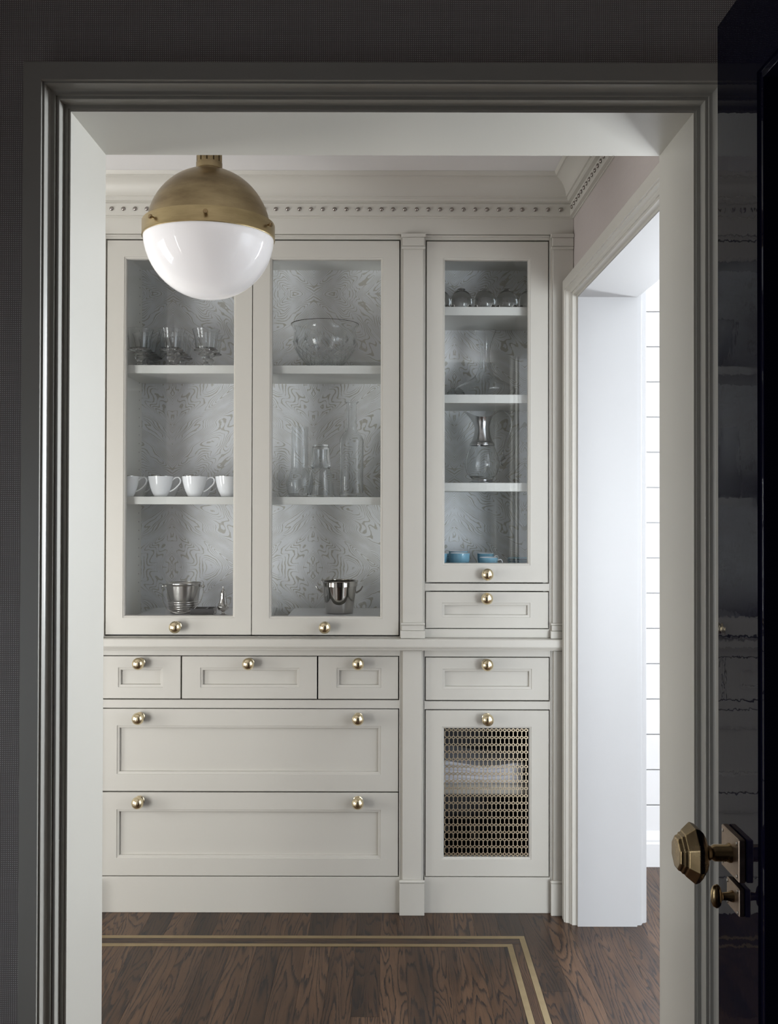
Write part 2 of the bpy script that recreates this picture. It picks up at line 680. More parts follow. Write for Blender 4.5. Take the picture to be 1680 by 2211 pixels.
# floor : sub-floor slab, planks, brass inlay
floor = structure(box('floor', -2.85, 3.55, -1.25, 3.72, -0.06, -0.0125, M['dark'], None, 0),
                  'dark stained oak plank floor with a brass inlaid border', 'floor')
plank_me = bpy.data.meshes.new('floor_plank')
pv, pf = box_geo(-0.5, 0.5, -0.5, 0.5, 0, 0.012, 0)
# small eased top edge
bm = bmesh.new()
for v in pv:
    bm.verts.new(v)
bm.verts.ensure_lookup_table()
for f in pf:
    bm.faces.new([bm.verts[i] for i in f])
bmesh.ops.recalc_face_normals(bm, faces=bm.faces)
bm.to_mesh(plank_me)
bm.free()
plank_me.materials.append(M['oak'])
PW = 0.0765
INX, INY = 0.4100, 3.058


def plank(x0, x1, y0, y1, gap=0.0005):
    o = bpy.data.objects.new('floor_plank', plank_me)
    C.objects.link(o)
    o.parent = floor
    loc = Vector(((x0 + x1) / 2, (y0 + y1) / 2, -0.0120 + rnd.uniform(-0.00015, 0.00015)))
    o.location = loc - POS['floor']
    o.scale = (x1 - x0 - gap, y1 - y0 - gap, 1)
    return o


x = -1.85
while x < 1.9:
    x1 = x + PW
    cuts = []
    y = 1.70 + rnd.uniform(-0.5, 0.0)
    ys = [1.6]
    if x1 < INX + 0.02:
        ys += ([2.35 + rnd.uniform(-0.5, 0.35)] if rnd.random() < 0.35 else []) + [INY, 3.70]
    else:
        ys += ([2.2 + rnd.uniform(-0.4, 0.6)] if rnd.random() < 0.6 else [3.15 + rnd.uniform(-0.15, 0.35)]) + [3.70]
    for a, b2 in zip(ys, ys[1:]):
        plank(x, x1, a, b2)
    x = x1
# wide plain boards where the floor is never seen closely
o = box('floor_plank', -2.8, -1.851, 0.7, 3.70, -0.012, -0.0002, M['oak'], floor, 0)
for i in range(1, 7):
    o = box('floor_plank', -2.8 + i * 0.9, -1.9 + i * 0.9 - 0.001, -1.2, 1.598, -0.012, -0.0002, M['oak'], floor, 0)
for i in range(2):
    o = box('floor_plank', 1.91 + i * 0.8, 2.709 + i * 0.8, 1.6, 3.70, -0.012, -0.0002, M['oak'], floor, 0)


def strip(name, x0, x1, y0, y1, m_, z=0.0012):
    return box(name, x0, x1, y0, y1, -0.0005, z, m_, floor, 0.0003)


SO, SI = 0.0175, 0.0175
ox, oy = 0.4415, 3.0965            # outer corner of the inlay
ix, iy = 0.3970, 3.0410
strip('brass_strip', -1.6, ox, oy - SO, oy, M['inlay'])
strip('brass_strip', ox - SO, ox, 1.95, oy - SO, M['inlay'])
strip('brass_strip', -1.6, ix, iy - SI, iy, M['inlay'])
strip('brass_strip', ix - SI, ix, 1.95, iy - SI, M['inlay'])
strip('border_plank', -1.6, ox - SO - 0.001, iy + 0.001, oy - SO - 0.001, M['oak_x'], 0.0006)
strip('border_plank', ix + 0.001, ox - SO - 0.001, 1.95, iy - 0.0005, M['oak'], 0.0006)

structure(box('ceiling', -2.75, -1.0605, 0.86, Y_WF + 0.004, Z_CEIL, Z_CEIL + 0.06, M['ceiling'], None, 0), 'white ceiling of the added light bay', 'ceiling')
structure(box('ceiling', -2.75, XW2, Y_WF + 0.005, 3.75, Z_CEIL, Z_CEIL + 0.06, M['ceiling'], None, 0), 'white pantry ceiling above the crown moulding', 'ceiling')
structure(box('ceiling', -1.06, XW2, -1.25, Y_WF, 2.62, 2.68, M['ceiling'], None, 0), 'plain ceiling of the dark hall in front', 'ceiling')
structure(box('ceiling', XW2 + 0.001, 3.6, -0.8, 3.75, 2.62, 2.68, M['white'], None, 0), 'white ceiling of the bright room on the right', 'ceiling')

# wall with the doorway the camera looks through
J = 0.019
mb = MB()
mb.box(-1.06, X_L - J, Y_WF, Y_WB - 0.006, 0.0, 2.62)
mb.box(X_R + J, XW - 0.001, Y_WF, Y_WB - 0.006, 0.0, 2.62)
mb.box(X_L - J, X_R + J, Y_WF, Y_WB - 0.006, Z_H + J, 2.62)
structure(mb.build('wall_front', M['dark_weave']), 'dark dotted woven wallcovering around the cased doorway', 'wall')
# pantry side lining of that wall
mb = MB()
mb.box(-1.06, X_L - J - 0.001, Y_WB - 0.0055, Y_WB - 0.001, 0.0, Z_CEIL - 0.001)
mb.box(X_R + J + 0.001, XW - 0.002, Y_WB - 0.0055, Y_WB - 0.001, 0.0, Z_CEIL - 0.001)
mb.box(X_L - J - 0.001, X_R + J + 0.001, Y_WB - 0.0055, Y_WB - 0.001, Z_H + J + 0.001, Z_CEIL - 0.001)
structure(mb.build('wall_inner', M['pink_weave']), 'pale grasscloth on the pantry side of the doorway wall', 'wall')

# side wall with the opening to the bright room
SY0, SY1, SZ = 2.00, 3.168, 2.046
mb = MB()
mb.box(XW, XW2, -1.2, SY0 - J, 0.0, 2.62)
mb.box(XW, XW2, SY1 + J, 3.70, 0.0, 2.62)
mb.box(XW, XW2, SY0 - J, SY1 + J, SZ + J, 2.62)
structure(mb.build('wall_right', M['pink_weave']), 'pale pink grasscloth wall above the side doorway', 'wall')

structure(box('wall_back', -2.76, XW - 0.001, 3.655, 3.70, 0.0, Z_CEIL - 0.001, M['trim'], None, 0), 'painted wall behind the built-in cabinets', 'wall')
mb = MB()
mb.box(-2.76, -2.65, 0.88, 1.91, 0, Z_CEIL - 0.001)
mb.box(-2.76, -2.65, 2.64, 3.65, 0, Z_CEIL - 0.001)
mb.box(-2.76, -2.65, 1.91, 2.64, 0, 0.15)
mb.box(-2.76, -2.65, 1.91, 2.64, 1.75, Z_CEIL - 0.001)
structure(mb.build('wall_left', M['pink_weave']), 'grasscloth left wall of the pantry around its window', 'wall')
mb = MB()
mb.box(-1.06, -1.0, -1.2, 0.35, 0, 2.61)
mb.box(-1.06, -1.0, 1.35, Y_WF - 0.001, 0, 2.61)
mb.box(-1.06, -1.0, 0.35, 1.35, 0, 0.3)
mb.box(-1.06, -1.0, 0.35, 1.35, 1.50, 2.61)
structure(mb.build('wall_west', M['dark_weave']), 'dark wall of the hall around its low window', 'wall')
mb = MB()  # unseen window bay, added to light the cabinets from the front left
mb.box(-2.65, -2.55, 0.88, 0.95, 0, Z_CEIL - 0.001)
mb.box(-1.65, -1.1905, 0.88, 0.95, 0, Z_CEIL - 0.001)
mb.box(-2.55, -1.65, 0.88, 0.95, 0, 0.12)
mb.box(-2.55, -1.65, 0.88, 0.95, 1.60, Z_CEIL - 0.001)
mb.box(-2.65, -1.1905, 1.76, 1.86, 1.92, Z_CEIL - 0.001)  # added header, out of view, shades the crown and frieze
structure(mb.build('wall_fill_bay', M['trim']), 'end wall of the added light bay, with a header shading the cabinet tops', 'wall')
structure(box('wall_fill_bay_side', -1.190, -1.175, 0.88, 1.875, 0, Z_CEIL - 0.001, M['trim'], None, 0), 'painted side wall of the added light bay', 'wall')
structure(box('wall_rear', -1.06, XW - 0.001, -1.25, -1.201, 0, 2.61, M['dark_weave'], None, 0), 'dark wall of the hall behind the viewer', 'wall')
structure(box('wall_near', 0.505, XW - 0.001, 0.36, 0.50, 0, 2.61, M['dark_weave'], None, 0), 'short dark wall that carries the black door', 'wall')

# bright room on the right
mb = MB()
mb.box(3.42, 3.50, -0.7, -0.5, 0, 2.61)
mb.box(3.42, 3.50, 2.55, 3.70, 0, 2.61)
mb.box(3.42, 3.50, -0.5, 2.55, 0, 0.8)
mb.box(3.42, 3.50, -0.5, 2.55, 2.30, 2.61)
structure(mb.build('wall_east', M['white']), 'white wall of the bright room around its wide window', 'wall')
mb = MB()
mb.box(XW2 + 0.001, 1.15, -0.78, -0.70, 0, 2.61)
mb.box(3.25, 3.42, -0.78, -0.70, 0, 2.61)
mb.box(1.15, 3.25, -0.78, -0.70, 0, 0.30)
mb.box(1.15, 3.25, -0.78, -0.70, 1.72, 2.61)
structure(mb.build('wall_south', M['white']), 'white wall of the bright room around its tall window', 'wall')

# shiplap wall : backing + boards
FX0, FX1, FZ0, FZ1 = 1.50, 2.40, 0.90, 2.20
mb = MB()
mb.box(XW2 + 0.001, FX0, 3.715, 3.77, 0, 2.61)
mb.box(FX1, 3.42, 3.715, 3.77, 0, 2.61)
mb.box(FX0, FX1, 3.715, 3.77, 0, FZ0)
mb.box(FX0, FX1, 3.715, 3.77, FZ1, 2.61)
ship = structure(mb.build('wall_far', M['white']), 'white shiplap wall seen through the side doorway', 'wall')
z = 0.132 - 0.0315
step = 0.1339
z = PZ(1810, 3.70) - step
k = 0
while z < 2.5:
    z1 = min(z + step - 0.004, 2.60)
    segs = [(XW2 + 0.004, 3.41)] if (z1 < FZ0 or z > FZ1) else [(XW2 + 0.004, FX0 - 0.03), (FX1 + 0.03, 3.41)]
    for a, b2 in segs:
        box('shiplap_board', a, b2, 3.70, 3.7145, max(z, 0.134), z1, M['white'], ship, 0.0012)
    z += step
mbp = [(0, 0.0), (0.018, 0.0), (0.018, 0.085), (0.015, 0.093), (0.015, 0.10), (0.010, 0.112), (0.006, 0.124), (0.0, 0.131)]
vs = [(XW2 + 0.0015, 3.6995 - p, z_) for p, z_ in mbp] + [(3.41, 3.6995 - p, z_) for p, z_ in mbp]
n = len(mbp)
fs = [(i, (i + 1) % n, n + (i + 1) % n, n + i) for i in range(n)] + [tuple(range(n)), tuple(range(n, 2 * n))]
structure(obj('baseboard_far', vs, fs, M['white']), 'white moulded baseboard under the shiplap boards', 'baseboard')


def window(n, label, u0, u1, v0, v1, w0, mp, cols, rows, m_):
    """frame, muntins and panes; mp maps (u, v, w) to the world, w0 = inner face, w grows outwards"""
    root = thing('window_%d' % n, label, 'window', mp((u0 + u1) / 2, v0, w0), None, 'structure')
    vs, fs = rect_loft(u0, u1, v0, v1, [(0, w0), (0, w0 + 0.06), (0.035, w0 + 0.06), (0.035, w0)], closed=True, mp=mp)
    obj('window_frame', vs, fs, m_, root)
    for i in range(1, cols):
        u = u0 + (u1 - u0) * i / cols
        a = [mp(uu, vv, ww) for uu in (u - 0.011, u + 0.011) for vv in (v0 + 0.034, v1 - 0.034) for ww in (w0 + 0.015, w0 + 0.045)]
        obj('muntin', a, [(0, 1, 3, 2), (4, 6, 7, 5), (0, 4, 5, 1), (2, 3, 7, 6), (0, 2, 6, 4), (1, 5, 7, 3)], m_, root)
    for i in range(1, rows):
        v = v0 + (v1 - v0) * i / rows
        a = [mp(uu, vv, ww) for uu in (u0 + 0.034, u1 - 0.034) for vv in (v - 0.011, v + 0.011) for ww in (w0 + 0.016, w0 + 0.044)]
        obj('muntin', a, [(0, 1, 3, 2), (4, 6, 7, 5), (0, 4, 5, 1), (2, 3, 7, 6), (0, 2, 6, 4), (1, 5, 7, 3)], m_, root)
    a = [mp(uu, vv, ww) for uu in (u0 + 0.03, u1 - 0.03) for vv in (v0 + 0.03, v1 - 0.03) for ww in (w0 + 0.028, w0 + 0.032)]
    obj('window_pane', a, [(0, 1, 3, 2), (4, 6, 7, 5), (0, 4, 5, 1), (2, 3, 7, 6), (0, 2, 6, 4), (1, 5, 7, 3)], M['pane'], root)


window(1, 'paned window in the left pantry wall', 1.911, 2.639, 0.151, 1.749, 0, lambda u, v, w: (-2.67 - w, u, v), 2, 4, M['trim'])
window(2, 'paned window in the white shiplap wall', FX0 + 0.001, FX1 - 0.001, FZ0 + 0.001, FZ1 - 0.001, 0, lambda u, v, w: (u, 3.705 + w, v), 2, 3, M['white'])
window(3, 'wide paned window of the bright room', -0.499, 2.549, 0.801, 2.299, 0, lambda u, v, w: (3.43 + w, u, v), 6, 3, M['white'])
window(4, 'tall paned window of the bright room', 1.151, 3.249, 0.301, 1.719, 0, lambda u, v, w: (u, -0.71 - w, v), 4, 3, M['white'])
window(5, 'low paned window of the dark hall', 0.351, 1.349, 0.301, 1.499, 0, lambda u, v, w: (-1.005 - w, u, v), 3, 3, M['trim'])
window(6, 'paned window of the added bay that lights the cabinets frontally', -2.549, -1.651, 0.121, 1.599, 0, lambda u, v, w: (u, 0.94 - w, v), 2, 4, M['trim'])

# ------------------------------------------------------------------ door casings and linings
CAS = [(0, 0), (0, .006), (.0060, .006), (.0066, .0075), (.0072, .0275), (.0078, .0285), (.0124, .0285), (.0127, .0290), (.0129, .0335), (.0150, .0338), (.0180, .0350), (.0203, .0375), (.0218, .0410), (.0228, .0460), (.0234, .0520),
       (.0236, .0535), (.0262, .0535), (.0266, .0540), (.0269, .0592), (.0275, .0600), (.0560, .0600), (.0575, .0588), (.0575, 0)]


def casing(name, u0, u1, v1, mp, m_, sc=1.0, sh=1.0, v0=0.0):
    st = []
    for wd, h in CAS:
        wd *= sc
        h *= sh
        st.append([mp(u0 - wd, v0, h), mp(u0 - wd, v1 + wd, h), mp(u1 + wd, v1 + wd, h), mp(u1 + wd, v0, h)])
    vs = [p for row in st for p in row]
    fs = []
    for i in range(len(st) - 1):
        for k in range(3):
            fs.append((i * 4 + k, i * 4 + k + 1, i * 4 + k + 5, i * 4 + k + 4))
    n = len(st)
    fs.append(tuple(4 * i for i in range(n)))
    fs.append(tuple(4 * i + 3 for i in reversed(range(n))))
    fs += [(0, 1, 4 * (n - 1) + 1, 4 * (n - 1)), (1, 2, 4 * (n - 1) + 2, 4 * (n - 1) + 1), (2, 3, 4 * (n - 1) + 3, 4 * (n - 1) + 2)]
    return obj(name, vs, fs, m_, None, True, 20)


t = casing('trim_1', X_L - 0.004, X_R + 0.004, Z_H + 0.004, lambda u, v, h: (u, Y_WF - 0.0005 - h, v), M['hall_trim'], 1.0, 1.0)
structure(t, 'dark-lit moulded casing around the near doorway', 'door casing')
t = casing('trim_2', SY0 - 0.003, SY1 + 0.003, SZ + 0.003, lambda u, v, h: (XW - 0.0005 - h, u, v), M['trim'], 1.10, 0.70)
structure(t, 'greige moulded casing around the side doorway', 'door casing')
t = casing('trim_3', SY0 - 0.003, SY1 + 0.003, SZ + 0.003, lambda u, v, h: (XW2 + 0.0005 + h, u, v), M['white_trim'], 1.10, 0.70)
structure(t, 'white casing on the far side of the side doorway', 'door casing')


def lining(name, u0, u1, v1, w0, w1, mp, m_):
    mb = MB()

    def bx(a0, a1, c0, c1):
        p = [mp(a, c, w) for c in (c0, c1) for w in (w0, w1) for a in (a0, a1)]
        mb.add(p, [(0, 2, 3, 1), (4, 5, 7, 6), (0, 1, 5, 4), (2, 6, 7, 3), (0, 4, 6, 2), (1, 3, 7, 5)])
    bx(u0 - J + 0.0005, u0, 0, v1)
    bx(u1, u1 + J - 0.0005, 0, v1)
    bx(u0 - J + 0.0005, u1 + J - 0.0005, v1, v1 + J - 0.0005)
    return mb.build(name, m_)


structure(lining('trim_4', X_L, X_R, Z_H, Y_WF - 0.004, Y_WB, lambda u, v, w: (u, w, v), M['trim']), 'smooth painted jamb lining of the near doorway', 'door jamb')
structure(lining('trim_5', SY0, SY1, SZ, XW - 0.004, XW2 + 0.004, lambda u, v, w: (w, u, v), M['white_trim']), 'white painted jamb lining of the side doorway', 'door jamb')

# ------------------------------------------------------------------ crown moulding with nail heads
YC = 3.262                                          # face of the frieze
CROWN = [(0.0, 2.329), (0.004, 2.329), (0.004, 2.3335), (0.014, 2.3345), (0.014, 2.3745), (0.011, 2.3765), (0.011, 2.3795), (0.022, 2.382), (0.026, 2.386), (0.026, 2.394), (0.031, 2.3955),
         (0.031, 2.399), (0.0335, 2.4085), (0.037, 2.4185), (0.043, 2.4295), (0.051, 2.439), (0.061, 2.4465), (0.066, 2.4485), (0.066, 2.4515), (0.071, 2.453), (0.0745, 2.458), (0.077, 2.4645), (0.0, 2.4645)]
X_LEFT = -2.649
vs, fs = [], []
for p, z_ in CROWN:
    vs += [(X_LEFT, YC - p, z_), (XW - p, YC - p, z_), (XW - p, 1.876, z_)]
n = len(CROWN)
for i in range(n):
    j = (i + 1) % n
    for k in range(2):
        if i == n - 1:
            fs.append((3 * i + k, 3 * i + k + 1, 3 * j + k + 1, 3 * j + k))
        else:
            fs.append((3 * i + k, 3 * i + k + 1, 3 * j + k + 1, 3 * j + k))
fs.append(tuple(3 * i for i in range(n)))
fs.append(tuple(3 * i + 2 for i in reversed(range(n))))
crown = obj('trim_6', vs, fs, M['trim'], None, True, 28)
structure(crown, 'greige cove crown moulding studded with a row of nail heads', 'crown moulding')

# nail heads : real studs on the flat band
nail_v, nail_f = lathe_geo([(0.0088, 0.0), (0.0086, 0.0022), (0.0072, 0.0040), (0.0045, 0.0054), (0.0, 0.0060)], 14, True, '-Y')
nail_me = mesh_from('nailhead', [(x * .78, y, z * .78) for x, y, z in nail_v], nail_f, True, 50)
nail_me.materials.append(M['nail'])
ZN = 2.3555
xs = []
px = 1210.5
dd = YC - 0.014
steps_px = [27.5, 27.5, 28.5] + [25.4] * 60
x = PX(px, dd)
i = 0
while x > -1.5:
    xs.append(x)
    x -= steps_px[i] * dd / F_PX
    i += 1
for x in xs:
    o = link_mesh('nailhead', nail_me, None, crown, (x, dd - 0.0004, ZN))
y = YC - 0.014 - 0.034
for i in range(30):
    if y < 1.9:
        break
    o = link_mesh('nailhead', nail_me, None, crown, (XW - 0.0144, y, ZN))
    o.rotation_euler = (0, 0, -pi / 2)
    y -= 0.0395

# frieze board between crown and cabinets, with a small bead above the doors
mb = MB()
Z_FB = PZ(504, YC)
mb.box(X_LEFT, XW - 0.001, YC, YC + 0.09, Z_FB, 2.46)
fr = mb.build('trim_7', M['trim'])
structure(fr, 'plain greige frieze board under the crown moulding', 'frieze')
# left end : the built-in run stops against a plain painted return
XP0 = PX(164)
structure(box('wall_return', X_LEFT, XP0 - 0.001, YF + 0.012, 3.654, 0, Z_FB - 0.001, M['trim'], None, 0), 'painted wall return left of the built-in cabinets', 'wall')

# ------------------------------------------------------------------ brass knobs
KN = [(0.0, 0.0), (0.0165, 0.0), (0.0168, 0.0022), (0.0150, 0.0040), (0.0096, 0.0058), (0.0090, 0.0110), (0.0105, 0.0135), (0.0160, 0.0150), (0.0172, 0.0175), (0.0160, 0.0200), (0.0172, 0.0215),
      (0.0196, 0.0250), (0.0207, 0.0300), (0.0203, 0.0345), (0.0185, 0.0400), (0.0150, 0.0448), (0.0100, 0.0482), (0.0050, 0.0498), (0.0, 0.0503)]
kv, kf = lathe_geo([(r * 0.985, h) for r, h in KN], 32, True, '-Y')
knob_me = mesh_from('knob', kv, kf, True, 40)
knob_me.materials.append(M['brass'])


def knob(px, py, parent, y=YF):
    d = y - 0.030
    return link_mesh('knob', knob_me, None, parent, (PX(px, d), y, PZ(py, d)))


DT = 0.021      # door thickness
G = 0.0021      # half gap


def drawer_front(name, x0, x1, z0, z1, parent, rect=None, y=YF):
    """slab with a recessed, moulded centre panel"""
    root = None
    if rect is None:
        vs, fs = rect_loft(x0, x1, z0, z1, [(0, y + DT), (0, y + 0.001), (0.001, y)])
        return obj(name, vs, fs, M['paint'], parent)
    mleft = rect[0] - x0
    # frame rails : loft with independent insets
    rx0, rx1, rz0, rz1 = rect
    rings = [((x0, x1, z0, z1), y + DT), ((x0, x1, z0, z1), y + 0.001), ((x0 + .001, x1 - .001, z0 + .001, z1 - .001), y)]
    for ins, yy in [(0, y), (0.0007, y + 0.0022), (0.0030, y + 0.0024), (0.0072, y + 0.0027), (0.0084, y + 0.0036), (0.0090, y + 0.0115)]:
        rings.append(((rx0 + ins, rx1 - ins, rz0 + ins, rz1 - ins), yy))
    vs, fs = [], []
    for (a, b2, c, d), yy in rings:
        vs += [(a, yy, c), (b2, yy, c), (b2, yy, d), (a, yy, d)]
    n = len(rings)
    for k in range(n - 1):
        for j in range(4):
            j2 = (j + 1) % 4
            fs.append((4 * k + j, 4 * k + j2, 4 * k + 4 + j2, 4 * k + 4 + j))
    fs.append((3, 2, 1, 0))
    e = 4 * (n - 1)
    o = obj(name, vs + [], fs, M['paint'], parent)
    q = 0.0092
    pnl = obj('panel', *box_geo(rx0 + q, rx1 - q, y + 0.0112, y + 0.0165, rz0 + q, rz1 - q), M['paint'], o)
    return o


def glass_door(name, x0, x1, z0, z1, gx0, gx1, gz0, gz1, parent, y=YF, pane=True):
    rings = [((x0, x1, z0, z1), y + DT), ((x0, x1, z0, z1), y + 0.001), ((x0 + .001, x1 - .001, z0 + .001, z1 - .001), y)]
    for ins, yy in [(-0.0075, y), (-0.0068, y + 0.0022), (-0.0035, y + 0.0026), (-0.0008, y + 0.0052), (0, y + 0.010), (0, y + DT)]:
        rings.append(((gx0 + ins, gx1 - ins, gz0 + ins, gz1 - ins), yy))
    vs, fs = [], []
    for (a, b2, c, d), yy in rings:
        vs += [(a, yy, c), (b2, yy, c), (b2, yy, d), (a, yy, d)]
    n = len(rings)
    for k in range(n):
        k2 = (k + 1) % n
        for j in range(4):
            j2 = (j + 1) % 4
            fs.append((4 * k + j, 4 * k + j2, 4 * k2 + j2, 4 * k2 + j))
    o = obj(name, vs, fs, M['paint'], parent)
    if pane:
        e = 0.004
        tag(box('glass_pane', gx0 - e, gx1 + e, y + 0.0115, y + 0.0155, gz0 - e, gz1 + e, M['pane'], o, 0), 'clear glass pane')
    return o


# ------------------------------------------------------------------ upper left cabinet (two tall glazed doors)
ux0, ux1 = PX(217), PX(865.5)
ucz0, ucz1 = 0.9205, PZ(504) - 0.0005
A = thing('wall_cabinet', 'wide upper cabinet with two tall glazed doors above the ledge', 'cabinet', ((ux0 + ux1) / 2, 3.44, ucz0))
dzt, dzb = PZ(518.5), PZ(1371)
ix0, ix1 = -0.907 - 0.003, PX(858)
mb = MB()      # face frame
mb.box(ux0, PX(226.5) - 0.0005, YF, YF + DT, ucz0, ucz1)
mb.box(PX(864), ux1, YF, YF + DT, ucz0, ucz1)
mb.box(PX(226.5) - 0.0005, PX(864), YF, YF + DT, PZ(515.5), ucz1)
mb.box(PX(226.5) - 0.0005, PX(864), YF + 0.0005, YF + DT, ucz0, PZ(1374.3))
mb.build('face_frame', M['paint'], A)
mb = MB()
mb.box(PX(226.5), PX(864), YF - 0.004, YF + 0.0003, PZ(510.5), PZ(506.5), 0.001)
mb.build('bead_moulding', M['paint'], A)
mb = MB()      # box behind the frame
yb0 = YF + DT + 0.0006
mb.box(ux0, ix0, yb0, Y_BACK, ucz0, ucz1)
mb.box(ix1, ux1, yb0, Y_BACK, ucz0, ucz1)
mb.box(ix0, ix1, yb0, Y_BACK, ucz0, 0.944)
mb.box(ix0, ix1, yb0, Y_BACK, PZ(530), ucz1)
mb.build('carcass', M['cabin'], A)
box('back_panel', ix0 - 0.01, ix1 + 0.01, Y_BACK + 0.0002, Y_BACK + 0.012, ucz0, ucz1, M['marble'], A, 0)['label'] = 'back panel lined with marbled wallpaper'
mb = MB()
for zz in [0.944 + 0.10 + 0.032 * k for k in range(38)]:
    for yy in (3.375, 3.585):
        v_, f_ = lathe_geo([(0.0, 0.0003), (0.0024, 0.0003), (0.0024, 0.0), (0.0, 0.0)], 8)
        mb.add([(ix0 + b_, yy + a_, zz + c_) for a_, c_, b_ in v_], f_)
tag(mb.build('shelf_pin_holes', M['dark'], A), None, None, None, 'stuff')
ZS1, ZS2 = 1.842, 1.392
YS = 3.322
for zz, zb in ((ZS1, 1.8135), (ZS2, 1.3655)):
    box('shelf', ix0 + 0.001, ix1 - 0.001, YS, Y_BACK - 0.001, zb, zz, M['cabin'], A, 0.001)
XM = PX(544)
mb = MB()  # thin dark strips added behind the door gaps to deepen their shade
s0, s1, s2, s3 = PX(226.5) - 0.004, PX(864) + 0.004, PZ(1374.3) - 0.004, PZ(515.5) + 0.004
yq0, yq1 = YF + DT + 0.0002, YF + DT + 0.0005
for a_, b_, c_, d_ in ((s0, s0 + 0.018, s2, s3), (s1 - 0.018, s1, s2, s3), (XM - 0.009, XM + 0.009, s2, s3), (s0, s1, s2, s2 + 0.018), (s0, s1, s3 - 0.018, s3)):
    mb.box(a_, b_, yq0, yq1, c_, d_)
mb.build('gap_shade_strip', M['dark_interior'], A)
dA = glass_door('door', PX(229), XM - 0.0013, dzb, dzt, PX(270.5), PX(503), PZ(1330), PZ(559), A)
knob(379, 1355, dA)
dB = glass_door('door', XM + 0.0013, PX(861.5), dzb, dzt, PX(586.5), PX(821.5), PZ(1331), PZ(559.5), A)
knob(702, 1355, dB)

# ------------------------------------------------------------------ upper right cabinet (narrow glazed door over a drawer)
vx0, vx1 = PX(917.5), PX(1187.5)
B = thing('wall_cabinet', 'narrow upper cabinet with one glazed door over a small drawer', 'cabinet', ((vx0 + vx1) / 2, 3.44, ucz0))
jx0, jx1 = 0.150, 0.533
mb = MB()
mb.box(vx0, PX(918.5) - 0.0005, YF, YF + DT, ucz0, ucz1)
mb.box(PX(1185.8), vx1, YF, YF + DT, ucz0, ucz1)
a0, a1 = PX(918.5) - 0.0005, PX(1185.8)
mb.box(a0, a1, YF, YF + DT, PZ(516.5), ucz1)
mb.box(a0, a1, YF, YF + DT, PZ(1275), PZ(1259.5))
mb.box(a0, a1, YF, YF + DT, ucz0, PZ(1357.5))
mb.build('face_frame', M['paint'], B)
box('bead_moulding', a0, a1, YF - 0.004, YF + 0.0003, PZ(510.5), PZ(506.5), M['paint'], B, 0.001)
CZ = 1.137
mb = MB()
mb.box(vx0, jx0, yb0, Y_BACK, ucz0, ucz1)
mb.box(jx1, vx1, yb0, Y_BACK, ucz0, ucz1)
mb.box(jx0, jx1, yb0, Y_BACK, ucz0, 0.95)
mb.box(jx0, jx1, yb0, Y_BACK, CZ - 0.02, CZ)
mb.box(jx0, jx1, yb0, Y_BACK, PZ(530), ucz1)
mb.build('carcass', M['cabin'], B)
box('back_panel', jx0 - 0.01, jx1 + 0.01, Y_BACK + 0.0002, Y_BACK + 0.012, ucz0, ucz1, M['marble'], B, 0)['label'] = 'back panel lined with marbled wallpaper'
ZA, ZB, ZC = 2.044, 1.7435, 1.4415
for zz in (ZA, ZB, ZC):
    box('shelf', jx0 + 0.001, jx1 - 0.001, YS, Y_BACK - 0.001, zz - 0.0295, zz, M['cabin'], B, 0.001)
dC = glass_door('door', PX(920.5), PX(1183.5), PZ(1257), PZ(519.5), PX(960.5), PX(1140), PZ(1215.5), PZ(560), B)
knob(1053, 1240, dC)
dr = drawer_front('drawer', PX(920), PX(1184), PZ(1355.5), PZ(1277.5), B, (PX(955), PX(1145), PZ(1332.5), PZ(1301)))
knob(1052, 1292, dr)

# ------------------------------------------------------------------ ledge / counter
cx0, cx1 = PX(162), XW - 0.002
YN = 3.232
prof = [(3.650, 0.8885), (3.650, 0.9195), (YN + 0.003, 0.9195), (YN, 0.917), (YN, 0.8945), (YN + 0.0025, 0.893), (YN + 0.0025, 0.891), (YN + 0.0075, 0.8895), (YN + 0.010, 0.885), (YN + 0.0108, 0.8815), (YN + 0.015, 0.8805), (3.268, 0.8805), (3.268, 0.8885)]
vs = [(cx0, a, b2) for a, b2 in prof] + [(cx1, a, b2) for a, b2 in prof]
n = len(prof)
fs = [(i, (i + 1) % n, n + (i + 1) % n, n + i) for i in range(n)] + [tuple(range(n)), tuple(reversed(range(n, 2 * n)))]
tag(obj('countertop', vs, fs, M['paint'], None, True, 25), 'long greige ledge with moulded nosing between upper and lower cabinets', 'countertop')

# ------------------------------------------------------------------ lower left cabinet (three small and two wide drawers)
bz1 = 0.8796
D = thing('base_cabinet', 'wide lower cabinet with three small and two wide drawers', 'cabinet', ((ux0 + ux1) / 2, 3.44, 0.0))
ZK = PZ(1890.5)
mb = MB()
lx0, lx1 = PX(217.5), PX(863)
mb.box(ux0, lx0, YF, YF + DT, ZK, bz1)
mb.box(lx1, ux1, YF, YF + DT, ZK, bz1)
mb.box(lx0, lx1, YF, YF + DT, PZ(1415.5), bz1)
mb.box(lx0, lx1, YF, YF + DT, PZ(1528.5), PZ(1511))
mb.build('face_frame', M['paint'], D)
box('toe_board', ux0, ux1, YF - 0.002, YF + DT, -0.0, ZK, M['paint'], D, 0.001)
mb = MB()
mb.box(ux0, ux0 + 0.018, yb0, 3.64, 0.0, bz1)
mb.box(ux1 - 0.018, ux1, yb0, 3.64, 0.0, bz1)
mb.box(ux0 + 0.018, ux1 - 0.018, 3.62, 3.64, 0.0, bz1)
mb.box(ux0 + 0.018, ux1 - 0.018, yb0 + 0.002, 3.62, ZK - 0.03, ZK - 0.012)
mb.build('carcass', M['dark_interior'], D)
